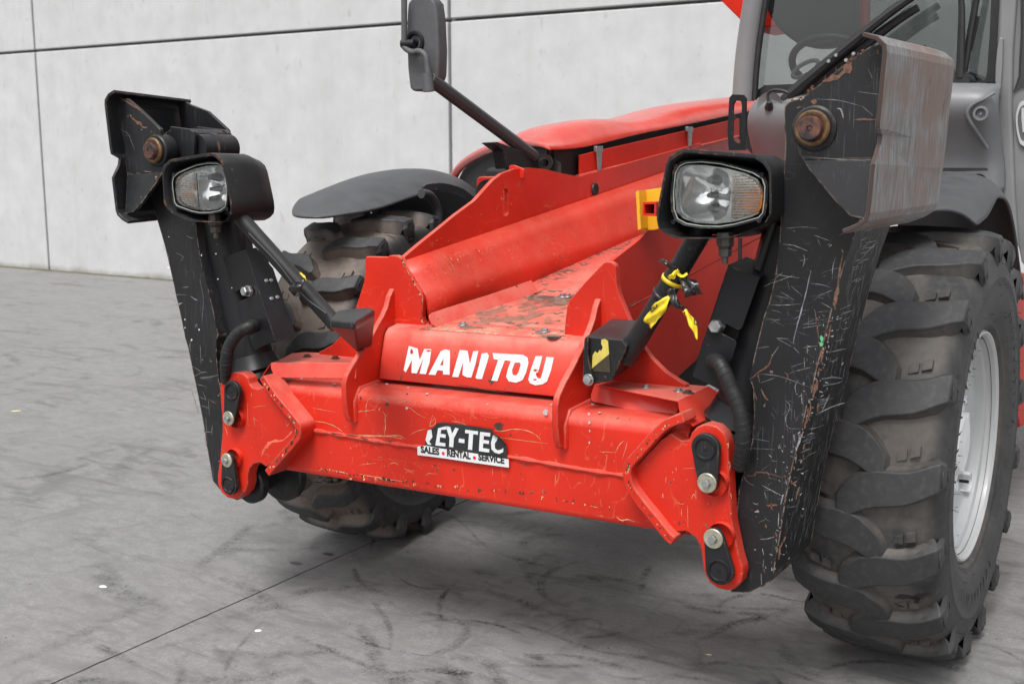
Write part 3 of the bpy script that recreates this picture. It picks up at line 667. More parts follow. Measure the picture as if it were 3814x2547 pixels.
lathe('hole', [(0, .022), (.0006, .0), ], U1('a4', (1498, 500), ev((0, -FS, 1)), zT+.0064+FS*.75+.001), (0, 0, 1), M['dark'], fl_, 16)
lathe('oval_grommet', [(0, 0), (.004, .015), (.005, .024), (0, .026)], U1('b7', (1277, 1105), 'x', -.297), (1, 0, 0), M['seal'], T, 20)
# front hood wall continuing behind (engine bay side)
# ---- step covers on the beam
def cover(zone, top, flap, zt, sideflap=None):
    tp = U(zone, top, 'z', zt)
    c = prism('step_cover', tp, (0, 0, -.004), M['red_dusty'], T, bevel=.001)
    return c, tp
cl_top = [(692, 116), (760, 90), (865, 35), (985, 25), (1410, 45), (1400, 113)]
cL, tpL = cover('a3', cl_top, None, .845)
fy = tpL[0].y
flp = U('a3', [(692, 116), (1400, 113), (1400, 246), (745, 238), (708, 200), (692, 160)], ev((0, -1, .25)), -fy+.25*.845)
prism('front_flap', flp, (0, .004, 0), M['red_dusty'], cL, bevel=.001)
prism('side_flap', [tpL[0], tpL[1], ev((tpL[1].x-.06, tpL[1].y-.01, .80)), ev((tpL[0].x-.05, tpL[0].y, .79))], (0, 0, -.004), M['red_clean'], cL, bevel=.001)
cr_top = [(228, 1040), (390, 1000), (885, 1040), (1058, 1054), (832, 1160)]
zR = .845
tpR = U('a5', cr_top, 'z', zR)
cR = prism('step_cover', tpR, (0, 0, -.004), M['red_dusty'], T, bevel=.001)
flp = U('a5', [(222, 1042), (832, 1160), (856, 1188), (820, 1250), (780, 1292), (205, 1166), (196, 1120)], ev((0, -1, .55)), -tpR[0].y+.55*zR)
prism('front_flap', flp, (0, .004, 0), M['red_hood'], cR, bevel=.001)
a, b_ = tpR[4], tpR[3]; dn = ev((.085, -.02, -.065))
sn = (b_-a).cross(dn).normalized()
sf = U('a5', [(832, 1160), (1058, 1054), (1140, 1106), (1125, 1180), (1108, 1270), (945, 1342), (848, 1250)], sn, sn.dot(a))
prism('side_flap', sf, (0, 0, -.004), M['red_clean'], cR, bevel=.001)
for zone, ps, par, zz in (('a3', [(995, 66), (1230, 80)], cL, .845), ('a5', [(600, 1064), (842, 1092), (908, 1106)], cR, .845)):
    for p in ps: hexbolt('bolt', U1(zone, p, 'z', zz), (0, 0, 1), .009, .009, M['rustbolt'] if zone == 'a3' or p[0] > 900 else M['zinc'], par, washer=.015)
#@@STAB
# ------------------------------------------------------------------ stabiliser legs, pads
YL = -.895
legp = U('b2', [(605, 30), (592, 230), (565, 450), (520, 640), (480, 745), (430, 950), (375, 1190), (403, 1265), (412, 1500)], 'y', YL)
legp += U('b3', [(410, 80), (395, 280), (352, 450), (325, 540), (300, 620), (265, 1000), (240, 1380), (370, 1385), (470, 1340), (545, 1290), (560, 1190), (600, 960), (640, 700), (690, 460), (750, 220), (800, 0)], 'y', YL)
legp += U('b2', [(830, 1300), (860, 1150), (930, 880), (1000, 600), (1070, 350), (1130, 180), (1185, 30)], 'y', YL)
legp += U('m', [(1990, 420), (1975, 320), (1950, 250), (1870, 222), (1815, 231), (1800, 243), (1797, 262), (1801, 330), (1797, 400)], 'y', YL)
SDX, SDY = .022, .205
def build_leg(side):
    pts = legp if side > 0 else mirx(legp)
    E_ = empty('stabiliser_leg', world(pts[10]), T)
    n = len(pts)
    dep = .185
    back = []
    for i, p in enumerate(pts):
        dx = -.055*side if i < 8 else (SDX*side if 19 <= i <= 33 else 0)
        back.append(ev((p.x+dx, p.y+(SDY if 19 <= i <= 33 else dep), p.z)))
    # box body: thin front plate, outer plate and inner chamfer
    V = [*pts, *back]
    F = [tuple(range(n)), tuple(range(2*n-1, n-1, -1))]+[(i, (i+1) % n, (i+1) % n+n, i+n) for i in range(n)]
    o = mesh('leg_box', V, F, M['leg'], E_, bevel=.006)
    o.matrix_parent_inverse = Matrix.Translation(-E_.location)
    return E_, pts
def par(o, E_):
    o.parent = E_; o.matrix_parent_inverse = Matrix.Translation(-E_.location); return o
gus = [(822, 222), (950, 224), (944, 300), (905, 640), (884, 738), (902, 830), (862, 1100), (824, 1415), (700, 1390), (600, 1300), (400, 1080), (320, 960), (315, 900), (345, 760), (352, 592), (362, 570), (640, 350), (780, 250)]
gusR = U('b1', gus, 'y', -.955)
def build_pad(side, E_):
    g = gusR if side > 0 else mirx(gusR, 0, -.0)
    s = side
    for y0 in (-.955, -.665):
        q = [ev((p.x+(0.045*s if (y0 > -.8 and abs(p.x) > 1.15) else 0), y0, p.z)) for p in g]
        zc = U1('b1', (600, 1005), 'y', -.955).z; up_ = [p for p in q if p.z > zc]; lo_ = [p for p in q if p.z <= zc]
        xa = 1.0; a1 = min(up_[-1:]+up_[:1], key=lambda p: abs(p.x)); xi_ = s*1.021; xo_ = q[6].x
        iA = max(i for i in range(len(q)) if q[i].z <= zc); iB = min(i for i in range(len(q)) if q[i].z <= zc)
        def cut(p, r_): u = (zc-p.z)/(r_.z-p.z); return p.lerp(r_, u)
        cA = cut(q[iA], q[iA+1]); cB = cut(q[iB-1], q[iB])
        upper = q[:iB]+[cB, cA]+q[iA+1:]; lower = [cB]+q[iB:iA+1]+[cA]
        lower = [ev((p.x, p.y-(zc-p.z)*.22*(1 if y0 < -.8 else -1), p.z)) for p in lower]
        mt_ = M['black'] if y0 > -.8 else M['leg']
        par(prism('pad_gusset', upper, (0, .014, 0), mt_, E_, bevel=.002), E_); par(prism('pad_gusset', lower, (0, .014, 0), mt_, E_, bevel=.002), E_)
    # pad plate: sweeps from the top lip down, front edge notched
    fx, bx = 0, .062
    y0, y1 = -1.005, -.655
    zt, zb = 1.664, 1.322
    if s < 0: y1 = -.630
    def px(z): return 1.186+(z-1.31)*.075
    prof = [(-.050, zt+.030), (-.020, zt+.020), (-.003, zt+.004), (0, zt-.01)]+[(0, zt+(zb-zt)*u) for u in (.12, .25, .38, .44, .48, .52, .58, .7, .82, .92)]+[(0, zb), (-.004, zb-.014), (-.022, zb-.028), (-.050, zb-.040)]
    rows = []
    for i, (dx, z) in enumerate(prof):
        notch = {8: .002, 9: .030, 10: .024}.get(i, 0) if i < 11 else -.006
        fl2 = .012 if i in (0, len(prof)-1) else 0
        rows.append([ev((s*(px(z)+dx+bx*u+.012), y0+notch*(1-u)*(1 if u < .1 else 0)+(y1-y0)*u*(1 if 1 < i < len(prof)-2 else ((.93 if i in (1, len(prof)-2) else .84) if s > 0 else 1)), z-.004*u+(.012*u if z < 1.4 else -.010*u))) for u in (0, .08, .5, 1)])
    o = sheet('pad_plate', rows, .010, M['steel'] if s > 0 else M['black'], E_, smooth=False); par(o, E_)
    b = o.modifiers.new('b', 'BEVEL'); b.width = .0014; b.limit_method = 'ANGLE'; b.angle_limit = R(50)
    if s > 0:
        for (p_, z_) in (([(2105, 105), (2112, 106), (2122, 116), (2127, 124), (2120, 122), (2110, 112)], 0), ([(2018, 506), (2030, 498), (2042, 492), (2045, 495), (2034, 503), (2022, 509)], 1)):
            q_ = [pp+ev((.014, -.012, 0)) for pp in U('m', p_, 'x', 1.205 if z_ == 0 else 1.185)]
            par(mesh('slot', q_, [tuple(range(6))], M['dark'], E_), E_)
    # pivot pin with collar
    c = U1('b1', (397, 790), 'y', -.99) if s > 0 else ev((0, 0, 0))
    if s < 0: c = U1('a1', (567, 697), 'y', -.99)
    pr = par(lathe('pad_pin', [(0, 0), (0, .005), (.004, .005), (.004, .0055), (-.002, .0065), (-.002, .0245), (.002, .027), (.03, .027), (.34, .027), (.34, 0)], c, (0, 1, 0), M['pinend'], E_, 30), E_)
    par(lathe('bronze_ring', [(.014, .027), (.012, .030), (.012, .036), (.016, .040), (.021, .040), (.023, .037), (.030, .037)], c, (0, 1, 0), M['rust'], E_, 32), E_)
    par(lathe('pin_collar', [(.026, .036), (.026, .045), (.030, .050), (.060, .052), (.075, .050)], c, (0, 1, 0), M['black'], E_, 32), E_)
for s in (1, -1):
    E_, pts = build_leg(s)
    E_['label'] = 'stabiliser leg beside the big front tyre' if s > 0 else 'stabiliser leg in front of the wall'
    build_pad(s, E_)
    if s < 0:
        q1 = U('a1', [(745, 495), (905, 517), (940, 540), (950, 590), (940, 740), (930, 900), (760, 900)], 'y', -.90)
        par(prism('cheek_plate', q1, (0, .014, 0), M['black'], E_, bevel=.003), E_)
        q2 = U('a1', [(905, 560), (930, 515), (970, 497), (1195, 524), (1230, 548), (1242, 600), (1225, 700), (1200, 900), (900, 900)], 'y', -.735)
        par(prism('cheek_plate', q2, (0, .014, 0), M['black'], E_, bevel=.003), E_)
        par(lathe('pivot_tube', [(0, 0), (0, .045), (.05, .045), (.052, .050), (.075, .050), (.08, .045), (.145, .045), (.145, 0)], U1('a1', (968, 680), 'y', -.88), (0, 1, 0), M['black'], E_, 26), E_)
        tc = [U1('m', (587, 850), 'y', -.80), U1('m', (545, 690), 'y', -.80), U1('m', (500, 505), 'y', -.80)]
    else:
        tc = mirx([U1('m', (587, 850), 'y', -.80), U1('m', (545, 690), 'y', -.80), U1('m', (500, 505), 'y', -.80)])
    par(tube('leg_cylinder', tc, .068, M['black_clean'], E_, seg=28), E_)
    cb = tc[0]
    par(lathe('rubber_boot', [(-.10, .05), (-.07, .085), (-.03, .092), (-.01, .08), (.0, .088), (.02, .078), (.05, .07)], cb, (tc[1]-tc[0]), M['black_clean'], E_, 28), E_)
#@@LAMPS
# ------------------------------------------------------------------ headlights (local frame: u right, w up, n forward)
hood_o = U('a6', [(385, 405), (480, 408), (780, 432), (1090, 460), (1180, 520), (1230, 600), (1238, 690), (1238, 1030), (1190, 1112), (1090, 1172), (980, 1215), (880, 1250), (780, 1272), (440, 1275), (290, 1270), (200, 1230), (135, 1170), (120, 1090), (125, 1000), (150, 860), (185, 680), (210, 560), (240, 490), (310, 430)], 'y', -.985)
bez_o = U('a6', [(268, 830), (290, 620), (330, 550), (400, 515), (560, 505), (760, 525), (930, 570), (1100, 620), (1200, 680), (1228, 760), (1222, 900), (1205, 1040), (1160, 1090), (1080, 1112), (900, 1160), (750, 1182), (560, 1177), (400, 1150), (310, 1100), (275, 1000)], 'y', -.955)
len_o = U('a6', [(290, 830), (312, 650), (350, 580), (420, 550), (600, 552), (800, 582), (1000, 632), (1120, 692), (1168, 770), (1180, 860), (1165, 980), (1130, 1040), (1050, 1080), (900, 1120), (700, 1145), (500, 1130), (380, 1090), (310, 1020)], 'y', -.955)
ref_o = U('a6', [(318, 840), (338, 660), (380, 590), (440, 565), (600, 570), (720, 590), (790, 630), (822, 720), (826, 840), (810, 960), (775, 1060), (700, 1110), (560, 1115), (440, 1090), (350, 1030), (320, 950)], 'y', -.955)
ind_o = U('a6', [(860, 640), (960, 650), (1060, 690), (1120, 740), (1158, 800), (1160, 880), (1140, 970), (1100, 1030), (1000, 1070), (900, 1095), (840, 1110), (850, 900)], 'y', -.955)
lq = sum(len_o, ev((0, 0, 0)))/len(len_o); len_o = [lq+(p-lq)*.965 for p in len_o]; ref_o = [lq+(p-lq)*.965 for p in ref_o]; ind_o = [lq+(p-lq)*.955 for p in ind_o]
LC = sum(hood_o, ev((0, 0, 0)))/len(hood_o)
def build_lamp(side):
    if side > 0: C_ = LC.copy(); yaw = 0; mx = 1
    else: C_ = U1('a1', (990, 1020), 'y', -1.0); yaw = R(2); mx = -1
    def tr(p, dy=0, k=1.0, dx=0, dz=0):
        q = (p-LC); q = ev((q.x*k+dx, (p.y+.985)+dy, q.z*k+dz)); q.x *= mx
        c_, s_ = math.cos(yaw), math.sin(yaw)
        return C_+ev((q.x*c_-q.y*s_, q.x*s_+q.y*c_, q.z))
    E_ = empty('headlight', world(C_), T)
    E_['label'] = 'headlight in a chipped black steel hood'
    n = len(hood_o); V = []; F = []
    dd = 1.0 if side > 0 else 1.08; kb = 0 if side > 0 else .05
    rings = [(0, 1.0), (0, .965), (.19*dd, .80+kb), (.19*dd, .84+kb), (.185*dd, .86+kb), (.13*dd, .985), (0, 1.0)]
    for dy, k in rings[:-1]: V += [tr(p, dy, k, dx=0, dz=-.022*(1-k)/.16) for p in hood_o]
    m = len(rings)-1
    for i in range(m):
        for j in range(n): a_, b2 = i*n+j, i*n+(j+1) % n; c2, d2 = ((i+1) % m)*n+(j+1) % n, ((i+1) % m)*n+j; F.append((a_, b2, c2, d2))
    o = mesh('hood', V, F, M['black'], E_, smooth=True, auto=40, bevel=.0015); par(o, E_)
    par(mesh('back_cover', [tr(p, .188*dd, .81, dz=-.022) for p in hood_o], [tuple(range(n))], M['black'], E_), E_)
    # housing + bezel
    n = len(bez_o); V = [tr(p, 0, 1) for p in bez_o]+[tr(p, -.012, .985, ) for p in bez_o]+[tr(p, -.012, .95) for p in bez_o]+[tr(p, .12, .8) for p in bez_o]
    cb_ = sum(bez_o, ev((0, 0, 0)))/len(bez_o)
    def sc_(P_, k): return [cb_+(p-cb_)*k for p in P_]
    V = [tr(p, .11) for p in sc_(bez_o, .78)]+[tr(p, .03) for p in bez_o]+[tr(p, 0) for p in bez_o]+[tr(p, -.012) for p in sc_(bez_o, .985)]+[tr(p, -.010) for p in sc_(bez_o, .945)]+[tr(p, .004) for p in sc_(bez_o, .935)]
    F = [(i*n+j, i*n+(j+1) % n, (i+1)*n+(j+1) % n, (i+1)*n+j) for i in range(5) for j in range(n)]+[tuple(range(n))]
    par(mesh('bezel', V, F, M['black_clean'], E_, smooth=True, auto=45), E_)
    # pale gasket ring
    g1 = [tr(p, -.011) for p in sc_(bez_o, .925)]
    v_, f_ = tube_g(g1+[g1[0]], .0015, 6, False); par(mesh('gasket', v_, f_, plain('pale_gasket', (.30, .33, .30), .5, bmp=0), E_, smooth=True), E_)
    # silver tray
    cl = sum(len_o, ev((0, 0, 0)))/len(len_o); n = len(len_o)
    V = [tr(p, -.006) for p in len_o]+[tr(cl+(p-cl)*.97, .012) for p in len_o]
    par(mesh('tray', V, [(j, (j+1) % n, n+(j+1) % n, n+j) for j in range(n)], M['lamp_tray'], E_, smooth=True, auto=50), E_)
    v_, f_ = prism_g([cl+(p-cl)*.97 for p in len_o], (0, .001, 0), [ref_o, ind_o])
    par(mesh('tray_face', [tr(p, .011) for p in v_], f_, M['lamp_tray'], E_), E_)
    # main reflector: two stacked faceted bowls
    cr_ = sum(ref_o, ev((0, 0, 0)))/len(ref_o); n = len(ref_o); V = []; F = []
    ks = [1, .97, .9, .8, .68, .55, .42, .3, .18, .08]
    for i, k in enumerate(ks):
        for j, p in enumerate(ref_o):
            q = cr_+(p-cr_)*k; d = .010+.036*(1-k*k)**.9
            th = math.atan2(p.z-cr_.z, p.x-cr_.x); d += (.014 if (q.z > cr_.z+.004) else 0)*min(1, (1-k)*5)+.0035*math.cos((q.x-cr_.x)*55)*(1-k)
            V.append(tr(q, min(d, .075)))
    for i in range(len(ks)-1):
        for j in range(n): F.append((i*n+j, i*n+(j+1) % n, (i+1)*n+(j+1) % n, (i+1)*n+j))
    F.append(tuple(range((len(ks)-1)*n, len(ks)*n)))
    par(mesh('reflector', V, F, M['chrome'], E_, smooth=True, auto=48), E_)
    for (dx, dz, r_) in ((.012, .030, .013), (.010, -.006, .009), (.014, -.036, .012)):
        c0 = cr_+ev((dx, 0, dz)); A = tr(c0, .006); B = tr(c0, .05)
        par(tube('bulb', [B, A], [r_*1.15, r_*.6], plain('bulb_cap', (.16, .16, .17), .3, .6, bmp=0), E_, seg=12), E_)
    # indicator: ribbed optic over an amber bulb
    ci = sum(ind_o, ev((0, 0, 0)))/len(ind_o); n = len(ind_o)
    par(mesh('indicator_reflector', [tr(p, .008) for p in ind_o]+[tr(ci, .04)], [(j, (j+1) % n, n) for j in range(n)], plain('indicator_silver', (.74, .62, .50) if side > 0 else (.80, .80, .80), .25, .7, bmp=0, nscale=200, namp=.2), E_), E_)  # right side: the amber bulb's reflection is tinted into the reflector colour
    V, F = [], []; zz = sorted(p.z for p in ind_o); z0, z1 = zz[0], zz[-1]; k = 0
    def span(z):
        xs = []
        for j in range(n):
            a_, b2 = ind_o[j], ind_o[(j+1) % n]
            if (a_.z-z)*(b2.z-z) < 0: xs.append(a_.x+(b2.x-a_.x)*(z-a_.z)/(b2.z-a_.z))
        return (min(xs), max(xs)) if len(xs) > 1 else None
    nr = 17
    parts = []
    for i in range(nr):
        z = z0+(z1-z0)*(i+.5)/nr; s_ = span(z)
        if not s_ or s_[1]-s_[0] < .01: continue
        parts.append(tube_g([tr(ev((s_[0]+.002, -.955, z)), -.001), tr(ev((s_[1]-.002, -.955, z)), -.001)], (z1-z0)/nr*.42, 8, True))
    v_, f_ = geo(parts)
    m_, t_, b2 = nodes('ribbed_optic'); t_.nodes.remove(b2) if False else None
    b2.inputs['Base Color'].default_value = (.86, .84, .80, 1); b2.inputs['Roughness'].default_value = .08; b2.inputs['Alpha'].default_value = .40; b2.inputs['Metallic'].default_value = .15
    rb = par(mesh('ribbed_optic', v_, f_, m_, E_, smooth=True), E_); rb['kind'] = 'stuff'
    par(tube('amber_bulb', [tr(ci+ev((.010, 0, -.012)), .03), tr(ci+ev((.010, 0, -.012)), .006)], [.030, .024] if side > 0 else [.010, .008], M['orange'], E_, seg=14), E_)
    # lens
    n = len(len_o); V = []; F = []; ks = [1, .98, .9, .75, .5, .2]
    for k in ks: V += [tr(cl+(p-cl)*k, -.012-.007*(1-k*k)) for p in len_o]
    for i in range(len(ks)-1):
        for j in range(n): F.append((i*n+j, i*n+(j+1) % n, (i+1)*n+(j+1) % n, (i+1)*n+j))
    F.append(tuple(range((len(ks)-1)*n, len(ks)*n)))
    par(mesh('lens', V, F, M['lens'], E_, smooth=True), E_)
    for (dx, dz) in ((-.107, .068), (.104, .045), (.100, -.058), (-.113, -.062)):
        A = tr(cb_+ev((dx, 0, dz)), -.012); d_ = (tr(cb_, -.02)-tr(cb_, 0)).normalized(); par(lathe('screw', [(0, .0058), (.003, .0052), (.003, .003), (.001, .002), (.001, 0)], A, d_, M['black_clean'], E_, 12), E_)
    # bolt below
    bp = tr(LC+ev((.020, 0, -.108)), .06) if side > 0 else tr(LC+ev((-.00, 0, -.098)), .06)
    par(lathe('mounting_bolt', [(.02, .020), (0, .022), (-.010, .022), (-.016, .015), (-.019, .017), (-.036, .016), (-.038, .008), (-.054, .008), (-.054, 0)], bp, (0, 0, 1), plain('dull_bolt', (.10, .095, .085), .5, .6, nscale=60), E_, 8, auto=20), E_)
    return E_, tr
LR, trR = build_lamp(1); LL, trL = build_lamp(-1)
#@@BRACES
# ------------------------------------------------------------------ lamp braces
def brace_r():
    y0 = -.86
    front = U('a5', [(160, 690), (180, 685), (420, 716), (470, 640), (475, 632), (560, 700), (380, 1010), (345, 1022), (230, 1038), (200, 1030), (140, 1045), (138, 1020)], 'y', y0)
    front = U('a5', [(160, 692), (425, 716), (462, 768), (452, 800), (350, 1020), (230, 1036), (205, 1015), (160, 1048), (142, 1040), (146, 900), (150, 740)], 'y', y0)
    o = prism('brace_head', front, (0, .15, .03), M['black'], T, bevel=.006, seg=3)
    A = U1('a5', (450, 860), 'y', y0+.045); B = U1('a6', (560, 1200), 'y', -.86)
    tube('brace_tube', [A, B+(B-A).normalized()*.08], .027, M['black'], o, seg=24)
    tube('collar', [A+(B-A)*.52, A+(B-A)*.535], .0305, M['black'], o, seg=24)
    st = U('a5', [(205, 925), (210, 830), (228, 800), (245, 815), (262, 790), (272, 800), (285, 770), (272, 745), (275, 715), (300, 710), (322, 725), (330, 820)], 'y', y0-.0015)
    prism('gold_tape', st, (0, .001, 0), M['gold'], o, bevel=0)
    prism('brown_tape', U('a5', [(205, 925), (330, 820), (338, 955), (215, 945)], 'y', y0-.0018), (0, .001, 0), M['brownfilm'], o, bevel=0)
    prism('ear', rc(U('a5', [(150, 700), (178, 690), (178, 860), (215, 1010), (205, 1040), (160, 1050), (138, 1035), (140, 900)], 'y', y0-.010), .01, 3), (0, .008, 0), M['black'], o, bevel=.002)
    hexbolt('bolt', U1('a5', (180, 1008), 'y', y0-.011), (0, -1, 0), .012, .012, M['zinc'], o, washer=.016)
    return A, B
BA, BB = brace_r()
def brace_l():
    top = U('a2', [(1705, 795), (1960, 770), (2050, 770), (2095, 810), (1960, 930), (1885, 905), (1640, 890)], 'y', -.80)
    x0 = U1('a2', (1630, 940), 'y', -.86)
    # wedge: top face tilts, sides fall to a point
    t = U('a2', [(1640, 888), (1885, 908), (2075, 790), (2050, 772), (1960, 772), (1710, 797)], ev((0, 0, 1)), 1.055)
    lo = U1('a2', (1905, 1205), 'y', -.84)
    V = t+[ev((p.x, p.y, 1.035)) for p in t]+[lo, lo+ev((.02, .05, .01))]
    F = [(0, 1, 2, 3, 4, 5)]+[(i, (i+1) % 6, (i+1) % 6+6, i+6) for i in range(6)]+[(6, 7, 12), (7, 8, 13, 12), (8, 9, 13), (9, 10, 13), (10, 11, 13), (11, 6, 12, 13)]
    o = mesh('brace_head', V, F, M['black'], T, bevel=.006, seg=3)
    A = U1('a2', (1650, 880), 'y', -.86); B = U1('a2', (860, 0), 'y', -.92)
    A2 = A+(A-B).normalized()*.03
    tube('brace_tube', [A2, B+(B-A).normalized()*.10], .0245, M['black'], o, seg=24)
    return A, B
LA, LB = brace_l()
# ------------------------------------------------------------------ valve guards with hoses
def guard_r():
    y0 = -.90
    fr_ = U('a5', [(1200, 170), (1430, 262), (1302, 625), (1285, 642), (1262, 640), (1175, 598), (1150, 668), (1250, 720), (1260, 745), (1228, 855), (1205, 866), (1150, 840), (1100, 822), (1070, 840), (1058, 880), (1080, 915), (1150, 950), (1180, 990), (1165, 1096), (945, 985), (940, 955)], 'y', y0)
    o = prism('valve_guard', fr_, (0, .004, 0), M['black_clean'], T, bevel=.001)
    L_ = [fr_[0], fr_[-1], fr_[-2], fr_[-3]]
    q = [fr_[0], fr_[-1], fr_[-1]+ev((0, .14, 0)), fr_[0]+ev((0, .14, 0))]
    prism('side_wall', q, (.003, 0, 0), M['black_clean'], o, bevel=0)
    q = [fr_[0], fr_[1], fr_[1]+ev((0, .12, .01)), fr_[0]+ev((0, .12, .01))]
    prism('top_wall', q, (0, 0, -.004), M['black_clean'], o, bevel=0)
    inner = [p+ev((0, .05, 0)) for p in U('a5', [(1215, 200), (1400, 280), (1160, 1060), (960, 975)], 'y', y0)]
    prism('valve_block', inner, (0, .06, 0), M['dark'], o, bevel=.002)
    lathe('cap_nut', [(.028, 0), (.028, .014), (.025, .0165), (.008, .0165), (.008, .02), (0, .02)], U1('a5', (1128, 612), 'y', y0+.01), (0, -1, 0), M['zinc'], o, 6, auto=20)
    h = [U1('a5', p, 'y', y) for p, y in (((1085, 870), -.89), ((1130, 880), -.95), ((1165, 940), -.965), ((1215, 1060), -.965), ((1270, 1190), -.965), ((1300, 1320), -.965), ((1310, 1440), -.96), ((1295, 1560), -.94), ((1285, 1640), -.92))]
    sp_ = spline(h, 10); hose = tube('hose', sp_, .0185, M['rubber'], T, seg=18)
    hp = []; 
    for i in range(0, len(sp_)-3, 1):
        for k in range(8):
            u = (i+k/8); p = sp_[i].lerp(sp_[i+1], k/8); d = (sp_[i+1]-sp_[i]).normalized(); x, y = frame_of(ev((0, 1, 0)).cross(d)) if False else (ev((0, 1, 0)).cross(d).normalized(), None)
            y = d.cross(x); a_ = u*2*math.pi/3.4; hp.append(p+(x*math.cos(a_)+y*math.sin(a_))*.0187)
    tube('spiral_wrap_edge', hp, .0008, M['seal'], hose, seg=5)
    tube('vent_rod', [U1('b2', (440, 400), 'y', -.86), U1('b2', (560, 40), 'y', -.86)], .012, M['black'], o, seg=14)
def guard_l():
    y0 = -.90
    n1 = ev((-.25, -1, 0)).normalized(); p0 = U1('a2', (820, 205), 'y', y0); k1 = n1.dot(p0)
    fr_ = U('a2', [(600, 282), (820, 205), (980, 690), (1112, 1090), (905, 1186), (855, 1045), (930, 1010), (972, 975), (968, 920), (925, 898), (885, 905), (820, 925), (798, 915), (748, 740), (758, 712), (870, 665), (905, 650), (915, 600), (890, 570), (855, 566), (720, 615), (703, 605)], n1, k1)
    o = prism('valve_guard', fr_, (0, .004, 0), M['black_clean'], T, bevel=.001)
    A, B = p0, U1('a2', (1112, 1090), n1, k1)
    n2 = ev((1, -.12, 0)).normalized()
    n2 = ((B-A).cross(ev((.10, 1, 0)))).normalized()
    q = U('a2', [(820, 205), (925, 190), (1090, 390), (1310, 1040), (1290, 1065), (1112, 1100)], n2, n2.dot(A))
    prism('side_wall', q, (-.003, 0, 0), M['black_clean'], o, bevel=.001)
    for p in ((1022, 510), (1070, 506), (1074, 684), (1130, 670)): lathe('rivet', [(.004, 0), (.004, .005), (0, .007)], U1('a2', p, n2, n2.dot(A)), n2 if n2.x > 0 else -n2, M['zinc'], o, 10)
    inner = [p+ev((-.01, .05, 0)) for p in U('a2', [(640, 300), (810, 230), (1090, 1080), (920, 1150)], 'y', y0)]
    prism('valve_block', inner, (0, .05, 0), M['dark'], o, bevel=.002)
    lathe('cap_nut', [(.026, 0), (.026, .013), (.023, .0155), (.008, .0155), (.008, .019), (0, .019)], U1('a2', (862, 608), 'y', y0), (-.2, -1, 0), M['zinc'], o, 6, auto=20)
    lathe('hose_nut', [(.02, 0), (.02, .017), (0, .017)], U1('a2', (950, 950), 'y', y0), (-.6, -.8, 0), M['zinc'], o, 6, auto=20)
    h = [U1('a2', p, 'y', y) for p, y in (((935, 945), -.90), ((860, 955), -.945), ((760, 1010), -.96), ((680, 1110), -.965), ((640, 1220), -.965), ((630, 1340), -.955), ((635, 1480), -.93))]
    sp_ = spline(h, 10); hose = tube('hose', sp_, .0185, M['rubber'], T, seg=18); hp = []
    for i in range(len(sp_)-2):
        for k in range(8):
            u = (i+k/8); p = sp_[i].lerp(sp_[i+1], k/8); d = (sp_[i+1]-sp_[i]).normalized(); x = ev((0, 1, 0)).cross(d).normalized(); y = d.cross(x); a_ = u*2*math.pi/3.2; hp.append(p+(x*math.cos(a_)+y*math.sin(a_))*.0187)
    tube('spiral_wrap_edge', hp, .0008, M['seal'], hose, seg=5)
guard_r(); guard_l()
tube('cable', spline([LA+ev((.01, -.03, .02)), LA.lerp(LB, .3)+ev((.01, -.030, -.006)), LA.lerp(LB, .6)+ev((.012, -.029, .004)), LA.lerp(LB, .95)+ev((.01, -.03, 0))], 6), .0035, M['seal'], T, seg=6)
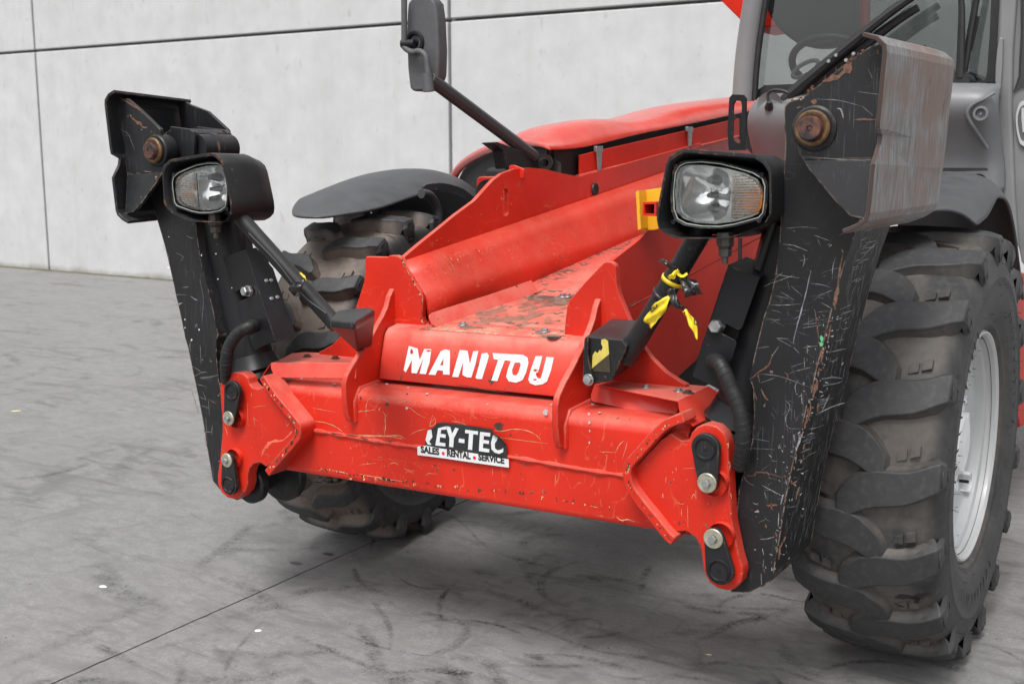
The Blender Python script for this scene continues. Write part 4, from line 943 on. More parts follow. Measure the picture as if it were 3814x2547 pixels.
#@@WHEELS
# ------------------------------------------------------------------ wheels (world coordinates, axle along X)
RT = .634
def wheel(cx, side, mat, yaw=0, NL=17, hw0=.036, hw1=.014, wend=-.052, rc_=0.0, drop=.092):
    E_ = empty('front_wheel', (cx, 0, RT-.006), T)
    E_.rotation_euler = (0, 0, yaw); E_.scale = (.92, 1, 1)
    if side < 0: pass
    prof = [(.155, .318), (.158, .330), (.168, .342), (.182, .352), (.186, .358), (.184, .364), (.190, .372), (.200, .400), (.207, .43), (.210, .46), (.2105, .49), (.2125, .493), (.2105, .497), (.208, .52), (.203, .540), (.197, .556), (.186, .574-rc_*.4), (.160, .590-rc_*.8), (.10, .603-rc_), (.05, .608-rc_), (0, .609-rc_)]
    full = prof+[(-h, r) for h, r in prof[::-1][1:]]
    SEG = 120; V, F = [], []
    for (h, r) in full:
        for k in range(SEG): a = 2*math.pi*k/SEG; V.append((h, -r*math.cos(a), r*math.sin(a)))
    m = len(full)
    for i in range(m-1):
        for k in range(SEG): j = (k+1) % SEG; F.append((i*SEG+k, i*SEG+j, (i+1)*SEG+j, (i+1)*SEG+k))
    mesh('tyre', V, F, mat, E_, smooth=True, raw=True)
    def base_r(w_):
        w_ = abs(w_)
        for (h1, r1), (h0, r0) in zip(prof[::1], prof[1:]):
            if h0 <= w_ <= h1 and r1 > .5: return r0+(r1-r0)*((w_-h0)/(h1-h0+1e-9))
        return .53
    def lug(sd, name):
        # stations: (w, s, r_base, outx, outr, half width top, half width base)
        st = [(.2055, .006, .525, 1, 0, .018, .028, .002), (.2065, .006, .555, 1, .0, .024, .034, .006), (.207, .005, .585, .9, .15, .029, .040, .008)]
        top = []
        for i in range(11):
            u = i/10; w_ = .202-(.202-wend)*u; s = .004-drop*(u**1.15)-.012*math.sin(u*6.283); hw = hw0+hw1*u-(.012 if i == 10 else 0)-(.003 if i == 9 else 0)
            top.append((w_, s, hw))
        V, F = [], []
        def add(x, s, r): a = s/.6; V.append((sd*x, -r*math.cos(a), r*math.sin(a)))
        # sidewall part
        for (w_, s, rb, ox, orr, ht, hb, h) in st:
            add(w_-.006, s+hb, rb); add(w_+h, s+ht, rb); add(w_+h, s-ht, rb); add(w_-.006, s-hb, rb)
        # top part
        for i, (w_, s, hw) in enumerate(top):
            rb = .592-rc_-.014*abs(w_/.2)**2 if i else .570
            rt = RT-.016*abs(w_/.2)**2.6-(.002 if i == 10 else 0)
            if i == 0: add(w_-.012, s+hw+.012, rb); add(w_+.006, s+hw, rt-.006); add(w_+.006, s-hw, rt-.006); add(w_-.012, s-hw-.012, rb)
            else: add(w_, s+hw+.020, rb); add(w_, s+hw, rt); add(w_, s-hw, rt); add(w_, s-hw-.013, rb)
        w_, s, hw = top[-1]; rb = .590
        add(w_-.026, s-.008+hw*.6, rb); add(w_-.012, s-.004+hw*.6, RT-.003); add(w_-.012, s-.004-hw*.6, RT-.003); add(w_-.026, s-.008-hw*.6, rb)
        m = len(V)//4
        for i in range(m-1):
            for k in range(3): a = i*4+k; F.append((a, a+1, a+5, a+4))
        F += [(0, 1, 2, 3), tuple(range(m*4-1, m*4-5, -1))]
        o = mesh(name, V, F, mat, E_, smooth=True, raw=True)
        b = o.modifiers.new('bevel', 'BEVEL'); b.width = .0045; b.segments = 2; b.limit_method = 'ANGLE'; b.angle_limit = R(38)
        wn = o.modifiers.new('wn', 'WEIGHTED_NORMAL')
        return o
    for sd in (1, -1):
        l0 = lug(sd, 'tread_lug')
        # dented recess on the outer shoulder face of every lug
        for k in range(NL):
            o = l0 if k == 0 else l0.copy()
            if k: sc.collection.objects.link(o); o.parent = E_
            o.rotation_euler = ((k+(.5 if sd < 0 else 0)+.22)*2*math.pi/NL*-1, 0, 0)
    parts = []
    for k in range(NL):
        for sd in (1, -1):
            a0 = (k+(.5 if sd < 0 else 0)+.22)*2*math.pi/NL
            fr_ = [(-.017, .540), (.017, .540), (.020, .602), (-.020, .602)]
            for q in range(4):
                (s0, r0), (s1, r1) = fr_[q], fr_[(q+1) % 4]
                w0 = .2130 if r0 < .57 else .2125; w1 = .2130 if r1 < .57 else .2125
                pa = ev((sd*w0, -r0*math.cos(a0+s0/.6), r0*math.sin(a0+s0/.6))); pb = ev((sd*w1, -r1*math.cos(a0+s1/.6), r1*math.sin(a0+s1/.6)))
                parts.append(tube_g([pa, pb], .0014, 5))
    v, f = geo(parts); o = mesh('shoulder_frames', v, f, mat, E_, raw=True, smooth=True); o['kind'] = 'stuff'
    # raised size blocks between the lugs
    parts = []
    for k in range(NL):
        for sd in (1, -1):
            a0 = (k+(.5 if sd < 0 else 0)+.22+.44)*2*math.pi/NL
            for q in range(2):
                w0 = .090+q*.034
                for kk in range(1):
                    V = []
                    for (dw, ds) in ((0, -.012), (.026, -.004), (.026, .022), (0, .014)):
                        for r in (.594-rc_, .6075-rc_):
                            a = a0+(-.055+q*.012+ds)/.6; V.append((sd*(w0+dw), -r*math.cos(a), r*math.sin(a)))
                    parts.append((V, [(1, 3, 5, 7), (0, 2, 3, 1), (2, 4, 5, 3), (4, 6, 7, 5), (6, 0, 1, 7)]))
    v, f = geo(parts); o = mesh('tread_blocks', v, f, mat, E_, raw=True, bevel=.001); o['kind'] = 'stuff'
    # moulding hairs
    parts = []
    for k in range(150):
        a = random.random()*6.283; r = random.choice([.37, .40, .44, .475, .505, .535])+random.uniform(-.004, .004); w_ = .2+.010*(1-abs(r-.47)/.1)
        p = ev((w_, -r*math.cos(a), r*math.sin(a))); d = ev((1, random.uniform(-.3, .3), random.uniform(-.3, .3))).normalized()
        parts.append(tube_g([p, p+d*random.uniform(.006, .013)], .0007, 3))
    v, f = geo(parts); o = mesh('moulding_hairs', v, f, M['rubber'], E_, raw=True); o['kind'] = 'stuff'
    # sidewall lettering ridges
    parts = []
    for k in range(64):
        a = k/64*6.283+random.uniform(-.01, .01)
        if (k//11) % 2: continue
        for r0, r1 in ((.425, .455),):
            a1 = a+random.choice([-.02, 0, .02]); pts = [ev((.2085, -r*math.cos(b), r*math.sin(b))) for r, b in ((r0, a), (r0, a+.012), (r1, a1+.012), (r1, a1))]
            parts.append(prism_g(pts, (.0022, 0, 0)))
    v, f = geo(parts); o = mesh('sidewall_lettering', v, f, mat, E_, raw=True); o['kind'] = 'stuff'
    # rim
    rp = [(.150, .338), (.170, .340), (.176, .335), (.176, .330), (.168, .323), (.150, .320), (.140, .317), (.134, .303), (.118, .299), (.105, .296), (.098, .286), (.094, .262), (.088, .240), (.092, .20), (.092, .15), (.092, 0)]
    if side < 0: rp = [(-.150, .350), (-.176, .352), (-.183, .345), (-.174, .333), (-.12, .325), (-.10, .30), (.05, .295), (.06, .2), (.06, 0)]
    V, F = lathe_g(rp, (0, 0, 0), (1, 0, 0), 96); rim = mesh('rim', V, F, M['rimgrey'] if side > 0 else M['dark'], E_, smooth=True, auto=30, raw=True)
    if side > 0:
        V, F = lathe_g([(.085, .175), (.100, .172), (.104, .166), (.105, .10), (.13, .09), (.14, .08), (.142, 0)], (0, 0, 0), (1, 0, 0), 60)
        mesh('hub', V, F, M['rimwhite'], E_, smooth=True, auto=30, raw=True)
        for k in range(10):
            a = k/10*6.283+.2; c = ev((.104, -.135*math.cos(a), .135*math.sin(a)))
            V, F = prism_g([c+ev((0, math.cos(R(60*i))*.015, math.sin(R(60*i))*.015)) for i in range(6)], (.02, 0, 0)); mesh('wheel_nut', V, F, M['rimwhite'], E_, raw=True, bevel=.001)
        # valve guard welded to the barrel
        a = R(-40); c = ev((.092, .255*math.cos(a)*1, .255*math.sin(a)))
        arc = [c+ev((0, -.030*math.cos(b), .030*math.sin(b))) for b in [R(60+24*i) for i in range(10)]]
        V, F = strip_g(arc, .004, (.035, 0, 0)); mesh('valve_guard', V, F, M['rimwhite'], E_, raw=True, bevel=.001)
        V, F = tube_g([c, c+ev((.03, -.012, 0.004))], .005, 8); mesh('valve', V, F, M['rubber'], E_, raw=True)
    return E_
wR = wheel(1.075, 1, M['tyreR']); wR['label'] = 'front wheel with silver rim on the cab side'
wL = wheel(-.960, -1, M['tyreL'], R(6), NL=19, hw0=.027, hw1=.003, wend=.006, rc_=.016, drop=.072); wL['label'] = 'muddy front wheel behind the cross beam'
# axle and underbody
box('axle', (0, .0, .60), (1.62, .16, .16), M['dark'], T, .02)
box('underbody', (-.02, 1.6, .80), (.56, 3.4, .34), M['dark'], T, .02)
#@@FENDERS
def fender(side):
    def interp(tab, y):
        for (a, za), (b, zb_) in zip(tab, tab[1:]):
            if y <= b: return za+(zb_-za)*max(0, (y-a))/(b-a)
        return tab[-1][1]
    near = [(-.50, 1.245), (-.1, 1.240), (.08, 1.262), (.22, 1.315), (.40, 1.30), (.55, 1.20), (.70, 1.03), (.82, .90)]
    crest = [(-.50, 1.25), (-.3, 1.285), (-.1, 1.34), (.13, 1.382), (.36, 1.392), (.56, 1.355), (.72, 1.25), (.84, 1.05)]
    cols = [(.86, -.48, .3, .66), (.95, -.48, .7, .72), (1.02, -.42, 1, .78), (1.10, -.32, 1, .80), (1.17, -.22, .85, .8), (1.215, -.14, .5, .8), (1.24, -.08, .0, .8)]
    rows = []
    for t_ in [0, .04, .1, .18, .26, .34, .42, .5, .58, .68, .78, .88, .95, 1]:
        row = []
        for (x, yf, k, ye) in cols:
            y = yf+(ye-yf)*t_; zn, zc = interp(near, y), interp(crest, y)
            row.append(ev((side*x, y, zn+(zc-zn)*k)))
        rows.append(row)
    o = sheet('fender', rows, .008, M['plastic'], T, sub=2)
    return o
fR = fender(1)
# left fender follows its own outline: rises to a crown above the mud-covered tyre
def fender_left():
    def interp(tab, y):
        for (a, za), (b, zb_) in zip(tab, tab[1:]):
            if y <= b: return za+(zb_-za)*max(0, (y-a))/(b-a)
        return tab[-1][1]
    near = [(-.50, 1.272), (-.19, 1.285), (.06, 1.330), (.25, 1.352), (.45, 1.318), (.62, 1.21), (.70, 1.08)]
    crest = [(-.50, 1.276), (-.40, 1.285), (-.12, 1.360), (.13, 1.42), (.36, 1.437), (.56, 1.40), (.72, 1.30), (.80, 1.15)]
    cols = [(-.80, -.47, 0, .66), (-.83, -.49, .35, .68), (-.90, -.50, .85, .72), (-1.0, -.42, 1, .76), (-1.08, -.31, .97, .78), (-1.15, -.20, .85, .78), (-1.20, -.10, .5, .78), (-1.225, -.05, -.1, .78), (-1.24, 0, -.9, .78)]
    rows = []
    for t_ in [0, .04, .1, .18, .28, .38, .48, .58, .68, .78, .88, .95, 1]:
        row = []
        for (x, yf, k, ye) in cols:
            y = yf+(ye-yf)*t_; zn, zc = interp(near, y), interp(crest, y)
            row.append(ev((x, y, zn+(zc-zn)*k)))
        rows.append(row)
    o = sheet('fender', rows, .008, M['plastic'], T, sub=2)
    br = spline([U1('b6', p, 'x', -.78) for p in ((905, 385), (960, 400), (1005, 470), (1015, 540), (1010, 640))], 5)
    tube('fender_bracket', br, .018, M['mirror_arm'], T, seg=14)
    r_ = spline(U('b6', [(925, 362), (960, 346), (1050, 342), (1150, 366), (1210, 402), (1255, 450)], 'x', -.79), 5)
    box('chassis_side', (-.60, .95, 1.12), (.10, 1.3, .62), M['dark'], T, .02)
    v, f = strip_g(r_, .03, (-.01, 0, 0)); mesh('fender_rib', v, f, M['mirror_arm'], T, bevel=.002)
fender_left()
#@@ENGINE
# ------------------------------------------------------------------ engine hood, mirror, cab
def hood():
    xe = -.32
    # near edge z by y, crest height and crest x
    st = [(.20, 1.490, 1.512), (.30, 1.490, 1.530), (.44, 1.494, 1.566), (.58, 1.506, 1.595), (.80, 1.532, 1.615), (1.0, 1.556, 1.618), (1.2, 1.575, 1.632), (1.41, 1.595, 1.662), (1.66, 1.620, 1.704), (2.1, 1.667, 1.74), (2.55, 1.71, 1.775), (3.1, 1.76, 1.81)]
    rows = []
    for y, ze, zc in st:
        b_ = .020*math.exp(-((y-.62)/.28)**2)
        rows.append([ev((xe, y, ze)), ev((xe-.004, y, ze+.014)), ev((xe-.025, y, ze+.45*(zc-ze))), ev((xe-.075, y, ze+.86*(zc-ze)+b_)), ev((-.50, y, zc)), ev((-.62, y, zc-.012)), ev((-.72, y, zc-.045)), ev((-.79, y, zc-.11)), ev((-.81, y, zc-.26))])
    rows = [[ev((p.x, max(p.y, -.066-.9*p.x), p.z)) for p in r_] for r_ in rows]
    o = sheet('engine_hood', rows, .012, M['red_hood'], T, sub=2)
    # front rim of the hood opening
    an = ev((.9, 1, 0)); ak = -.066
    arch = U('m', [(1262, 343), (1240, 333), (1195, 328), (1150, 334), (1105, 350), (1068, 372), (1050, 390), (1040, 410), (1036, 440), (1036, 480)], an, ak)
    asp = spline(arch, 6); tube('hood_rim', asp, [.020*min(1, .15+i*.055) for i in range(len(asp))], M['red_hood'], o, seg=14)
    gr = [p+ev((.006, .035, -.002)) for p in arch if p.x < -.37]+[ev((arch[-1].x+.03, arch[-1].y+.08, 1.0)), ev((-.36, arch[0].y+.10, 1.0)), ev((-.36, arch[0].y+.10, 1.49))]
    g = prism('grille', gr, (0, .02, 0), M['dark'], o, bevel=0)
    for i in range(5):
        v, f = strip_g([ev((-.86+.10*i, .775-.09*i, 1.12)), ev((-.72+.08*i, .65-.072*i, 1.40))], .012, (0, .01, 0)); mesh('grille_bar', v, f, M['seal'], g)
    # engine bay side wall facing the boom
    wall_ = U('b7', [(1195, 905), (1250, 890), (2120, 690), (2120, 800), (1195, 1020)], 'x', -.315)
    wz = prism('bay_side_panel', wall_, (-.012, 0, 0), M['red_clean'], T, bevel=.003)
    ledge = U('b7', [(1195, 1018), (2120, 790), (2120, 802), (1195, 1030)], 'x', -.308)
    prism('ledge', ledge, (-.012, 0, 0), M['red_dusty'], wz, bevel=.002)
    lower = [wall_[4], wall_[3], ev((-.315, 2.6, 1.35)), ev((-.315, .3, 1.25))]
    prism('bay_lower_panel', [p+ev((-.012, 0, 0)) for p in lower], (-.008, 0, 0), M['red'], wz, bevel=0)
    prism('bay_dark', [ev((-.345, .32, 1.30)), ev((-.345, 3.0, 1.5)), ev((-.345, 3.0, 1.765)), ev((-.345, .32, 1.498))], (-.01, 0, 0), M['dark'], T, bevel=0)
    prism('bay_front_panel', [ev((x, .31, z)) for x, z in ((-.315, 1.25), (-.315, 1.44), (-.34, 1.455), (-.46, 1.465), (-.46, 1.25))], (0, .01, 0), plain('bay_liner', (.05, .047, .043), .7), T, bevel=0)
    for p in ((1290, 870), (1820, 755)):
        c = U1('b7', p, 'x', -.312); l_ = empty('hood_latch', world(c), T)
        s_ = 1 if p[0] < 1500 else 1.1
        par(box('catch', c+ev((.006, 0, .0)), (.014, .055*s_, .022), M['zinc'], l_, .002), l_)
        q = [c+ev((.004, -.022, -.01)), c+ev((.004, .022, -.01)), c+ev((.004, .010, -.085*s_)), c+ev((.004, -.010, -.085*s_))]
        par(prism('lever', q, (.008, 0, 0), M['zinc'], l_, bevel=.002), l_)
    # lug behind the hump and bracket
    prism('rear_bracket_plate', rc(U('b7', [(585, 1030), (745, 1028), (760, 1300), (582, 1300)], 'y', -.02), .02, 4), (0, .02, 0), M['red'], T, bevel=.006, seg=3)
    lathe('bracket_grommet', [(-.002, .035), (-.006, .05), (0, .052)], U1('b7', (655, 1130), 'y', -.025), (0, 1, 0), M['seal'], T, 20)
    prism('ear_plate', rc(U('b7', [(775, 965), (800, 962), (860, 985), (860, 1040), (775, 1040)], 'y', .0), .008, 3), (0, .012, 0), M['red'], T, bevel=.002)
hood()
def mirror():
    y = -.30; E_ = empty('mirror', world(U1('m', (965, 100), 'y', y)), T)
    hd = U('b7', [(185, 20), (210, -12), (320, -14), (345, 20), (358, 120), (366, 300), (362, 440), (340, 500), (300, 530), (215, 534), (195, 515), (183, 400), (176, 200), (180, 80)], 'y', y)
    o = prism('mirror_housing', hd, (0, .055, 0), M['mirror_plastic'], E_, bevel=.016, seg=4); par(o, E_)
    g = [ev((p.x, p.y+.056, p.z)) for p in hd]; c = sum(g, ev((0, 0, 0)))/len(g); par(mesh('mirror_glass', [c+(p-c)*.88 for p in g], [tuple(range(len(g)))], M['chrome'], E_), E_)
    rg = U1('b7', (228, 250), 'y', y)
    par(lathe('ball_cup', [(-.001, .040), (-.008, .036), (-.008, .028), (.0, .022), (.004, .018), (-.012, .010), (-.02, .008), (-.02, 0)], rg, (0, 1, 0), M['black_clean'], E_, 24), E_)
    # clamp loop and stem
    lp = [U1('b7', p, 'y', y-.03) for p in ((165, -30), (165, 235), (160, 262), (175, 285), (210, 305), (250, 300), (280, 315), (295, 345), (302, 400), (310, 470))]
    par(tube('stay', spline(lp, 5), .010, M['mirror_plastic'], E_, seg=12), E_)
    par(tube('clamp_knob', [U1('b7', (150, 258), 'y', y-.03), U1('b7', (225, 255), 'y', y-.02)], .014, M['black_clean'], E_, seg=12), E_)
    par(tube('clamp', [U1('b7', (300, 430), 'y', y-.03), U1('b7', (308, 535), 'y', y-.03)], [.018, .020], M['mirror_plastic'], E_, seg=12), E_)
    A = U1('b7', (315, 460), 'y', y-.02); B = U1('b7', (925, 915), 'x', -.36)
    v_ = (B-A).normalized(); up = ev((0, 0, 1)); sx_ = v_.cross(up).normalized(); sz = sx_.cross(v_)
    r_ = .024; V = []
    for p in (A, B):
        for i in range(8):
            a = R(22.5+45*i); V.append(p+sx_*math.cos(a)*r_*.9+sz*math.sin(a)*r_)
    par(mesh('arm', V, [tuple(range(8)), tuple(range(15, 7, -1))]+[(i, (i+1) % 8, (i+1) % 8+8, i+8) for i in range(8)], M['mirror_arm'], E_, bevel=.003), E_)
    fo = U('b7', [(680, 832), (710, 828), (915, 905), (950, 935), (945, 985), (765, 985), (745, 880)], 'x', -.36)
    par(prism('arm_bracket', fo, (-.05, 0, 0), M['black'], E_, bevel=.003), E_)
    hx = U1('b7', (985, 950), 'x', -.36)
    par(lathe('pivot_eye', [(-.03, .016), (-.03, .032), (.03, .032), (.03, .016), (-.03, .016)], hx, (.5, -1, 0), M['black'], E_, 22), E_)
mirror()
#@@CAB
def cab():
    E_ = empty('cab', (.65, 1.4, 1.5), T)
    yw = 1.05       # windscreen plane
    def P_(*a, **k):
        o = prism(*a, **k); return par(o, E_)
    # pillars
    lp = [U1('c2', p, 'y', yw) for p in ((215, 1180), (232, 900), (265, 560), (310, 240), (352, -60), (352, -400))]
    par(tube('left_pillar', spline(lp, 4), .045, M['cabgrey'], E_, seg=16), E_)
    par(tube('pillar_seal', spline([p+ev((.052, -.012, 0)) for p in lp], 4), .012, M['seal'], E_, seg=10), E_)
    # windscreen pane
    gl = [U1('m', p, 'y', yw+.02) for p in ((1728, 222), (1752, 0), (1755, -160), (2290, -160), (2283, 0), (2272, 190), (2150, 205))]
    wp = P_('windscreen', gl, (0, .005, 0), M['window'], bevel=0)
    fr1 = [U1('m', p, 'y', yw+.015) for p in ((1712, 226), (2285, 205), (2285, 185), (1990, 186), (1752, 196))]
    P_('windscreen_border', fr1, (0, .004, 0), M['seal'], bevel=0)
    # right band of the screen (ceramic border) and door pillar
    P_('windscreen_border', [U1('c1', p, 'y', yw+.012) for p in ((655, -60), (725, -60), (690, 690), (600, 690), (618, 600), (640, 300))], (0, .004, 0), M['seal'], bevel=0)
    pr_ = [U1('c1', p, 'y', yw-.03) for p in ((722, -80), (870, -80), (835, 400), (822, 900), (852, 1640), (885, 2080), (800, 1900), (700, 1620), (690, 1450), (672, 960), (682, 640), (708, 300))]
    P_('door_pillar', pr_, (0, .12, 0), M['cabgrey'], bevel=.012, seg=3)
    dr = [U1('c1', p, 'y', yw+.00) for p in ((835, -80), (960, -80), (1300, 400), (1300, 1500), (1300, 2300), (960, 2262), (905, 2180), (870, 2000), (850, 1640), (820, 900))]
    P_('door', dr, (0, .05, 0), M['cabgrey'], bevel=.006)
    # door glass edge & emblem-like oval handle
    P_('door_glass', [U1('c1', p, 'y', yw-.008) for p in ((895, -80), (1300, -80), (1300, 600), (880, 740), (855, 765), (880, 640), (900, 300))], (0, .003, 0), M['window'], bevel=0)
    P_('door_seal', [U1('c1', p, 'y', yw-.010) for p in ((905, -80), (922, -80), (915, 300), (895, 640), (845, 775), (838, 770), (880, 640), (898, 300))], (0, .003, 0), M['seal'], bevel=0)
    ring = rc([U1('c1', p, 'y', yw-.014) for p in ((855, 960), (890, 850), (960, 830), (1040, 900), (1040, 1150), (960, 1230), (895, 1210), (865, 1100))], .03, 4)
    ri = [ (sum(ring, ev((0, 0, 0)))/len(ring))+(p-(sum(ring, ev((0, 0, 0)))/len(ring)))*.80 for p in ring]
    P_('door_emblem', ring, (0, .008, 0), M['rimgrey'], bevel=0, holes=[ri])
    P_('emblem_field', ri, (0, .004, 0), M['seatgrey'], bevel=0)
    P_('emblem_mark', [U1('c1', p, 'y', yw-.018) for p in ((905, 905), (925, 900), (935, 1000), (930, 1100), (915, 1110), (905, 1000))], (0, .004, 0), M['rimgrey'], bevel=.001)
    # hinge strip
    P_('hinge_strip', [U1('c1', p, 'y', yw-.05) for p in ((720, 310), (752, 325), (745, 560), (728, 800), (712, 812), (684, 680), (688, 560), (700, 420))], (0, .02, 0), M['cabgrey'], bevel=.004)
    # lower grey shell: left lobe and right lobe
    def lobe(pts, y, d, name='front_shell', bv=.03):
        return P_(name, pts, (0, d, 0), M['cabshell'], bevel=bv, seg=5)
    left = [U1('c2', p, 'y', yw-.20) for p in ((250, 1200), (340, 1105), (420, 1090), (650, 1080), (700, 1130), (900, 1150), (1000, 1600), (1000, 2600), (160, 2600), (160, 1480), (180, 1330))]
    def shell(zone, rowsL, rowsR, yo, curl):
        n = len(rowsL); rows = []
        for i in range(n):
            a, b_ = U1(zone, rowsL[i], 'y', yw-.20), U1(zone, rowsR[i], 'y', yw-.20); t_ = i/(n-1)
            dy = curl[i]; row = []
            for k, u in enumerate((0, .04, .12, .3, .5, .7, .88, .96, 1)):
                e_ = (.10, .05, .015, 0, 0, 0, 0, .0, .0)[k] if yo == 'l' else (0, 0, 0, 0, 0, 0, .01, .035, .07)[k]
                p = a.lerp(b_, u); row.append(ev((p.x, p.y+dy+e_, p.z)))
            rows.append(row)
        return par(sheet('front_shell', rows, .01, M['cabshell'], E_, sub=2), E_)
    shell('c2', [(330, 1095), (300, 1110), (240, 1200), (185, 1330), (165, 1480), (165, 1700), (180, 2000), (200, 2600)], [(900, 1080), (950, 1095), (1000, 1180), (1010, 1330), (1010, 1480), (1010, 1700), (1010, 2000), (1010, 2600)], 'l', (.14, .05, .01, 0, .01, .05, .12, .22))
    par(lathe('washer_hose_port', [(0, .05), (.012, .02), (.012, 0)], U1('c2', (520, 1230), 'y', yw-.195), (0, 1, 0), M['cabshell'], E_, 24), E_)
    hs_ = spline([U1('c2', p, 'y', yw-.215) for p in ((515, 1215), (500, 1120), (530, 1070), (600, 1052), (690, 1065), (740, 1090))], 6)
    par(tube('washer_hose', hs_, .006, M['seal'], E_, seg=8), E_)
    par(tube('hose_grommet', [U1('c2', (520, 1190), 'y', yw-.22), U1('c2', (515, 1260), 'y', yw-.20)], [.009, .018], M['seal'], E_, seg=12), E_)
    right = [U1('c1', p, 'y', yw-.22) for p in ((60, 690), (338, 690), (340, 740), (380, 768), (440, 764), (480, 740), (505, 690), (590, 695), (640, 705), (676, 750), (680, 900), (670, 1000), (678, 1300), (690, 1620), (60, 1620))]
    shell('c1', [(60, 685), (60, 700), (60, 760), (60, 850), (60, 950), (60, 1100), (60, 1300), (60, 1400), (60, 1620)], [(655, 695), (676, 712), (682, 770), (680, 850), (676, 950), (676, 1100), (680, 1300), (690, 1400), (692, 1620)], 'r', (.12, .05, .01, -.01, 0, .04, .08, .09, .09))
    # sculpted shoulder: raised triangular panel with screw cup
    rg_ = [U1('c1', p, 'y', y_) for p, y_ in (((678, 775), yw-.19), ((600, 822), yw-.208), ((520, 862), yw-.211), ((475, 902), yw-.209), ((456, 950), yw-.206), ((475, 1010), yw-.198), ((540, 1110), yw-.178), ((620, 1235), yw-.145))]
    par(tube('shell_ridge', spline(rg_, 5), .007, M['cabshell'], E_, seg=8), E_)
    c = U1('c1', (565, 950), 'y', yw-.222)
    par(lathe('screw_cup', [(0, .026), (-.003, .024), (-.003, .018), (.012, .015), (.012, .006), (.004, .005), (.004, 0)], c, (0, 1, 0), M['cabshell'], E_, 26), E_)
    c = U1('c1', (548, 1512), 'y', yw-.236)
    par(lathe('screw_cup', [(0, .026), (-.005, .024), (.010, .018), (.010, .007), (-.002, .006), (-.002, 0)], c, (0, 1, 0), M['seal'], E_, 26), E_)
    P_('shell_slot', [U1('c1', p, 'y', yw-.226) for p in ((60, 1400), (610, 1402), (622, 1425), (60, 1440))], (0, .02, 0), M['seal'], bevel=0)
    # wiper base right
    cb_ = U1('c1', (400, 685), 'y', yw-.10); par(lathe('wiper_base', [(0, 0), (0, .030), (.05, .034), (.09, .034)], cb_, (0, 1, 0), M['seal'], E_, 22), E_)
    P_('wiper_mount', rc([U1('c1', p, 'y', yw-.09) for p in ((335, 700), (500, 690), (480, 745), (440, 768), (380, 770), (340, 755))], .01, 3), (0, .08, 0), M['black_clean'], bevel=.004)
    def arm(name, pts, w0, w1, y, mat=M['seal']):
        p = [U1(z, q, 'y', y) for z, q in pts]; n = len(p)
        v, f = tube_g(spline(p, 3), [w0+(w1-w0)*i/((n-1)*3) for i in range((n-1)*3+1)], 8); return par(mesh(name, v, f, mat, E_, smooth=True, auto=40), E_)
    arm('wiper_arm', [('c1', (393, 650)), ('c1', (400, 520)), ('c1', (405, 300)), ('c1', (408, 100)), ('c1', (400, -60))], .017, .010, yw-.09)
    arm('wiper_arm', [('c1', (428, 600)), ('c1', (445, 500)), ('c1', (470, 330)), ('c1', (500, 160)), ('c1', (540, -50))], .012, .012, yw-.06)
    arm('wiper_blade', [('c1', (480, 430)), ('c1', (510, 300)), ('c1', (545, 140))], .006, .006, yw-.03)
    # big wiper pair sweeping up to the right in front of the screen
    arm('wiper_arm', [('c2', (640, 1240)), ('c2', (700, 1190)), ('c2', (790, 1090)), ('c2', (1100, 820)), ('c2', (1500, 490)), ('c2', (1900, 170)), ('c2', (2230, -60))], .030, .014, yw-.16)
    arm('wiper_arm', [('c2', (930, 1110)), ('c2', (980, 1060)), ('c2', (1300, 790)), ('c2', (1600, 560)), ('c2', (1800, 400)), ('c2', (2020, 240)), ('c2', (2260, 90))], .026, .014, yw-.13)
    arm('wiper_blade', [('c2', (1220, 800)), ('c2', (1500, 540)), ('c2', (1700, 330)), ('c2', (1890, 140)), ('c2', (2040, 30))], .012, .008, yw-.07)
    for p in ((1213, 718), (1300, 648), (1416, 706), (1503, 633)): par(lathe('arm_screw', [(.006, 0), (.006, .006), (0, .008)], U1('c2', p, 'y', yw-.185), (0, -1, 0), M['zinc'], E_, 10), E_)
    # interior: dash, steering wheel, dark shape for the screen's reflection
    dsh = [ev((.20, yw+.10, 1.55)), ev((1.08, yw+.10, 1.55)), ev((1.08, yw+.10, 1.70)), ev((.95, yw+.10, 1.75)), ev((.75, yw+.10, 1.79)), ev((.55, yw+.10, 1.76)), ev((.38, yw+.10, 1.69)), ev((.20, yw+.10, 1.67))]
    P_('dashboard', dsh, (0, .35, 0), M['cabshell'], bevel=.02, seg=3)
    P_('boom_beyond', [U1('c2', p, 'y', yw+1.0) for p in ((1500, -400), (1500, 520), (1620, 520), (1620, -400))], (0, .1, 0), M['red_clean'], bevel=.005)
    cx = U1('c2', (1250, 740), 'y', yw+.42); ringp = [cx+ev((.17*math.cos(a), -.10*math.sin(a), .10*math.sin(a))) for a in [i/40*6.283 for i in range(41)]]
    v, f = tube_g(ringp, .016, 10, False); par(mesh('steering_wheel', v, f, M['seal'], E_, smooth=True), E_)
    par(tube('steering_column', [cx+ev((0, .0, .0)), cx+ev((0, -.18, -.35))], .035, M['seal'], E_), E_)
    cc = U1('c2', (940, 810), 'y', yw+.075); ringp = [cc+ev((.052*math.cos(a), 0, .024*math.sin(a)+.020*math.cos(a))) for a in [i/30*6.283 for i in range(31)]]
    v, f = tube_g(ringp, .0085, 8, False); par(mesh('cup_ring', v, f, M['rimwhite'], E_, smooth=True), E_)  # plain white ring standing behind the screen
    P_('seat', rc([U1('c2', p, 'y', yw+.75) for p in ((470, -400), (470, 120), (600, 330), (720, 430), (850, 520), (1000, 560), (1200, 560), (1420, 480), (1500, 430), (1500, -400))], .04, 4), (0, .12, 0), M['dark'], bevel=.03, seg=3)  # added dark shape imitating a reflection in the windscreen
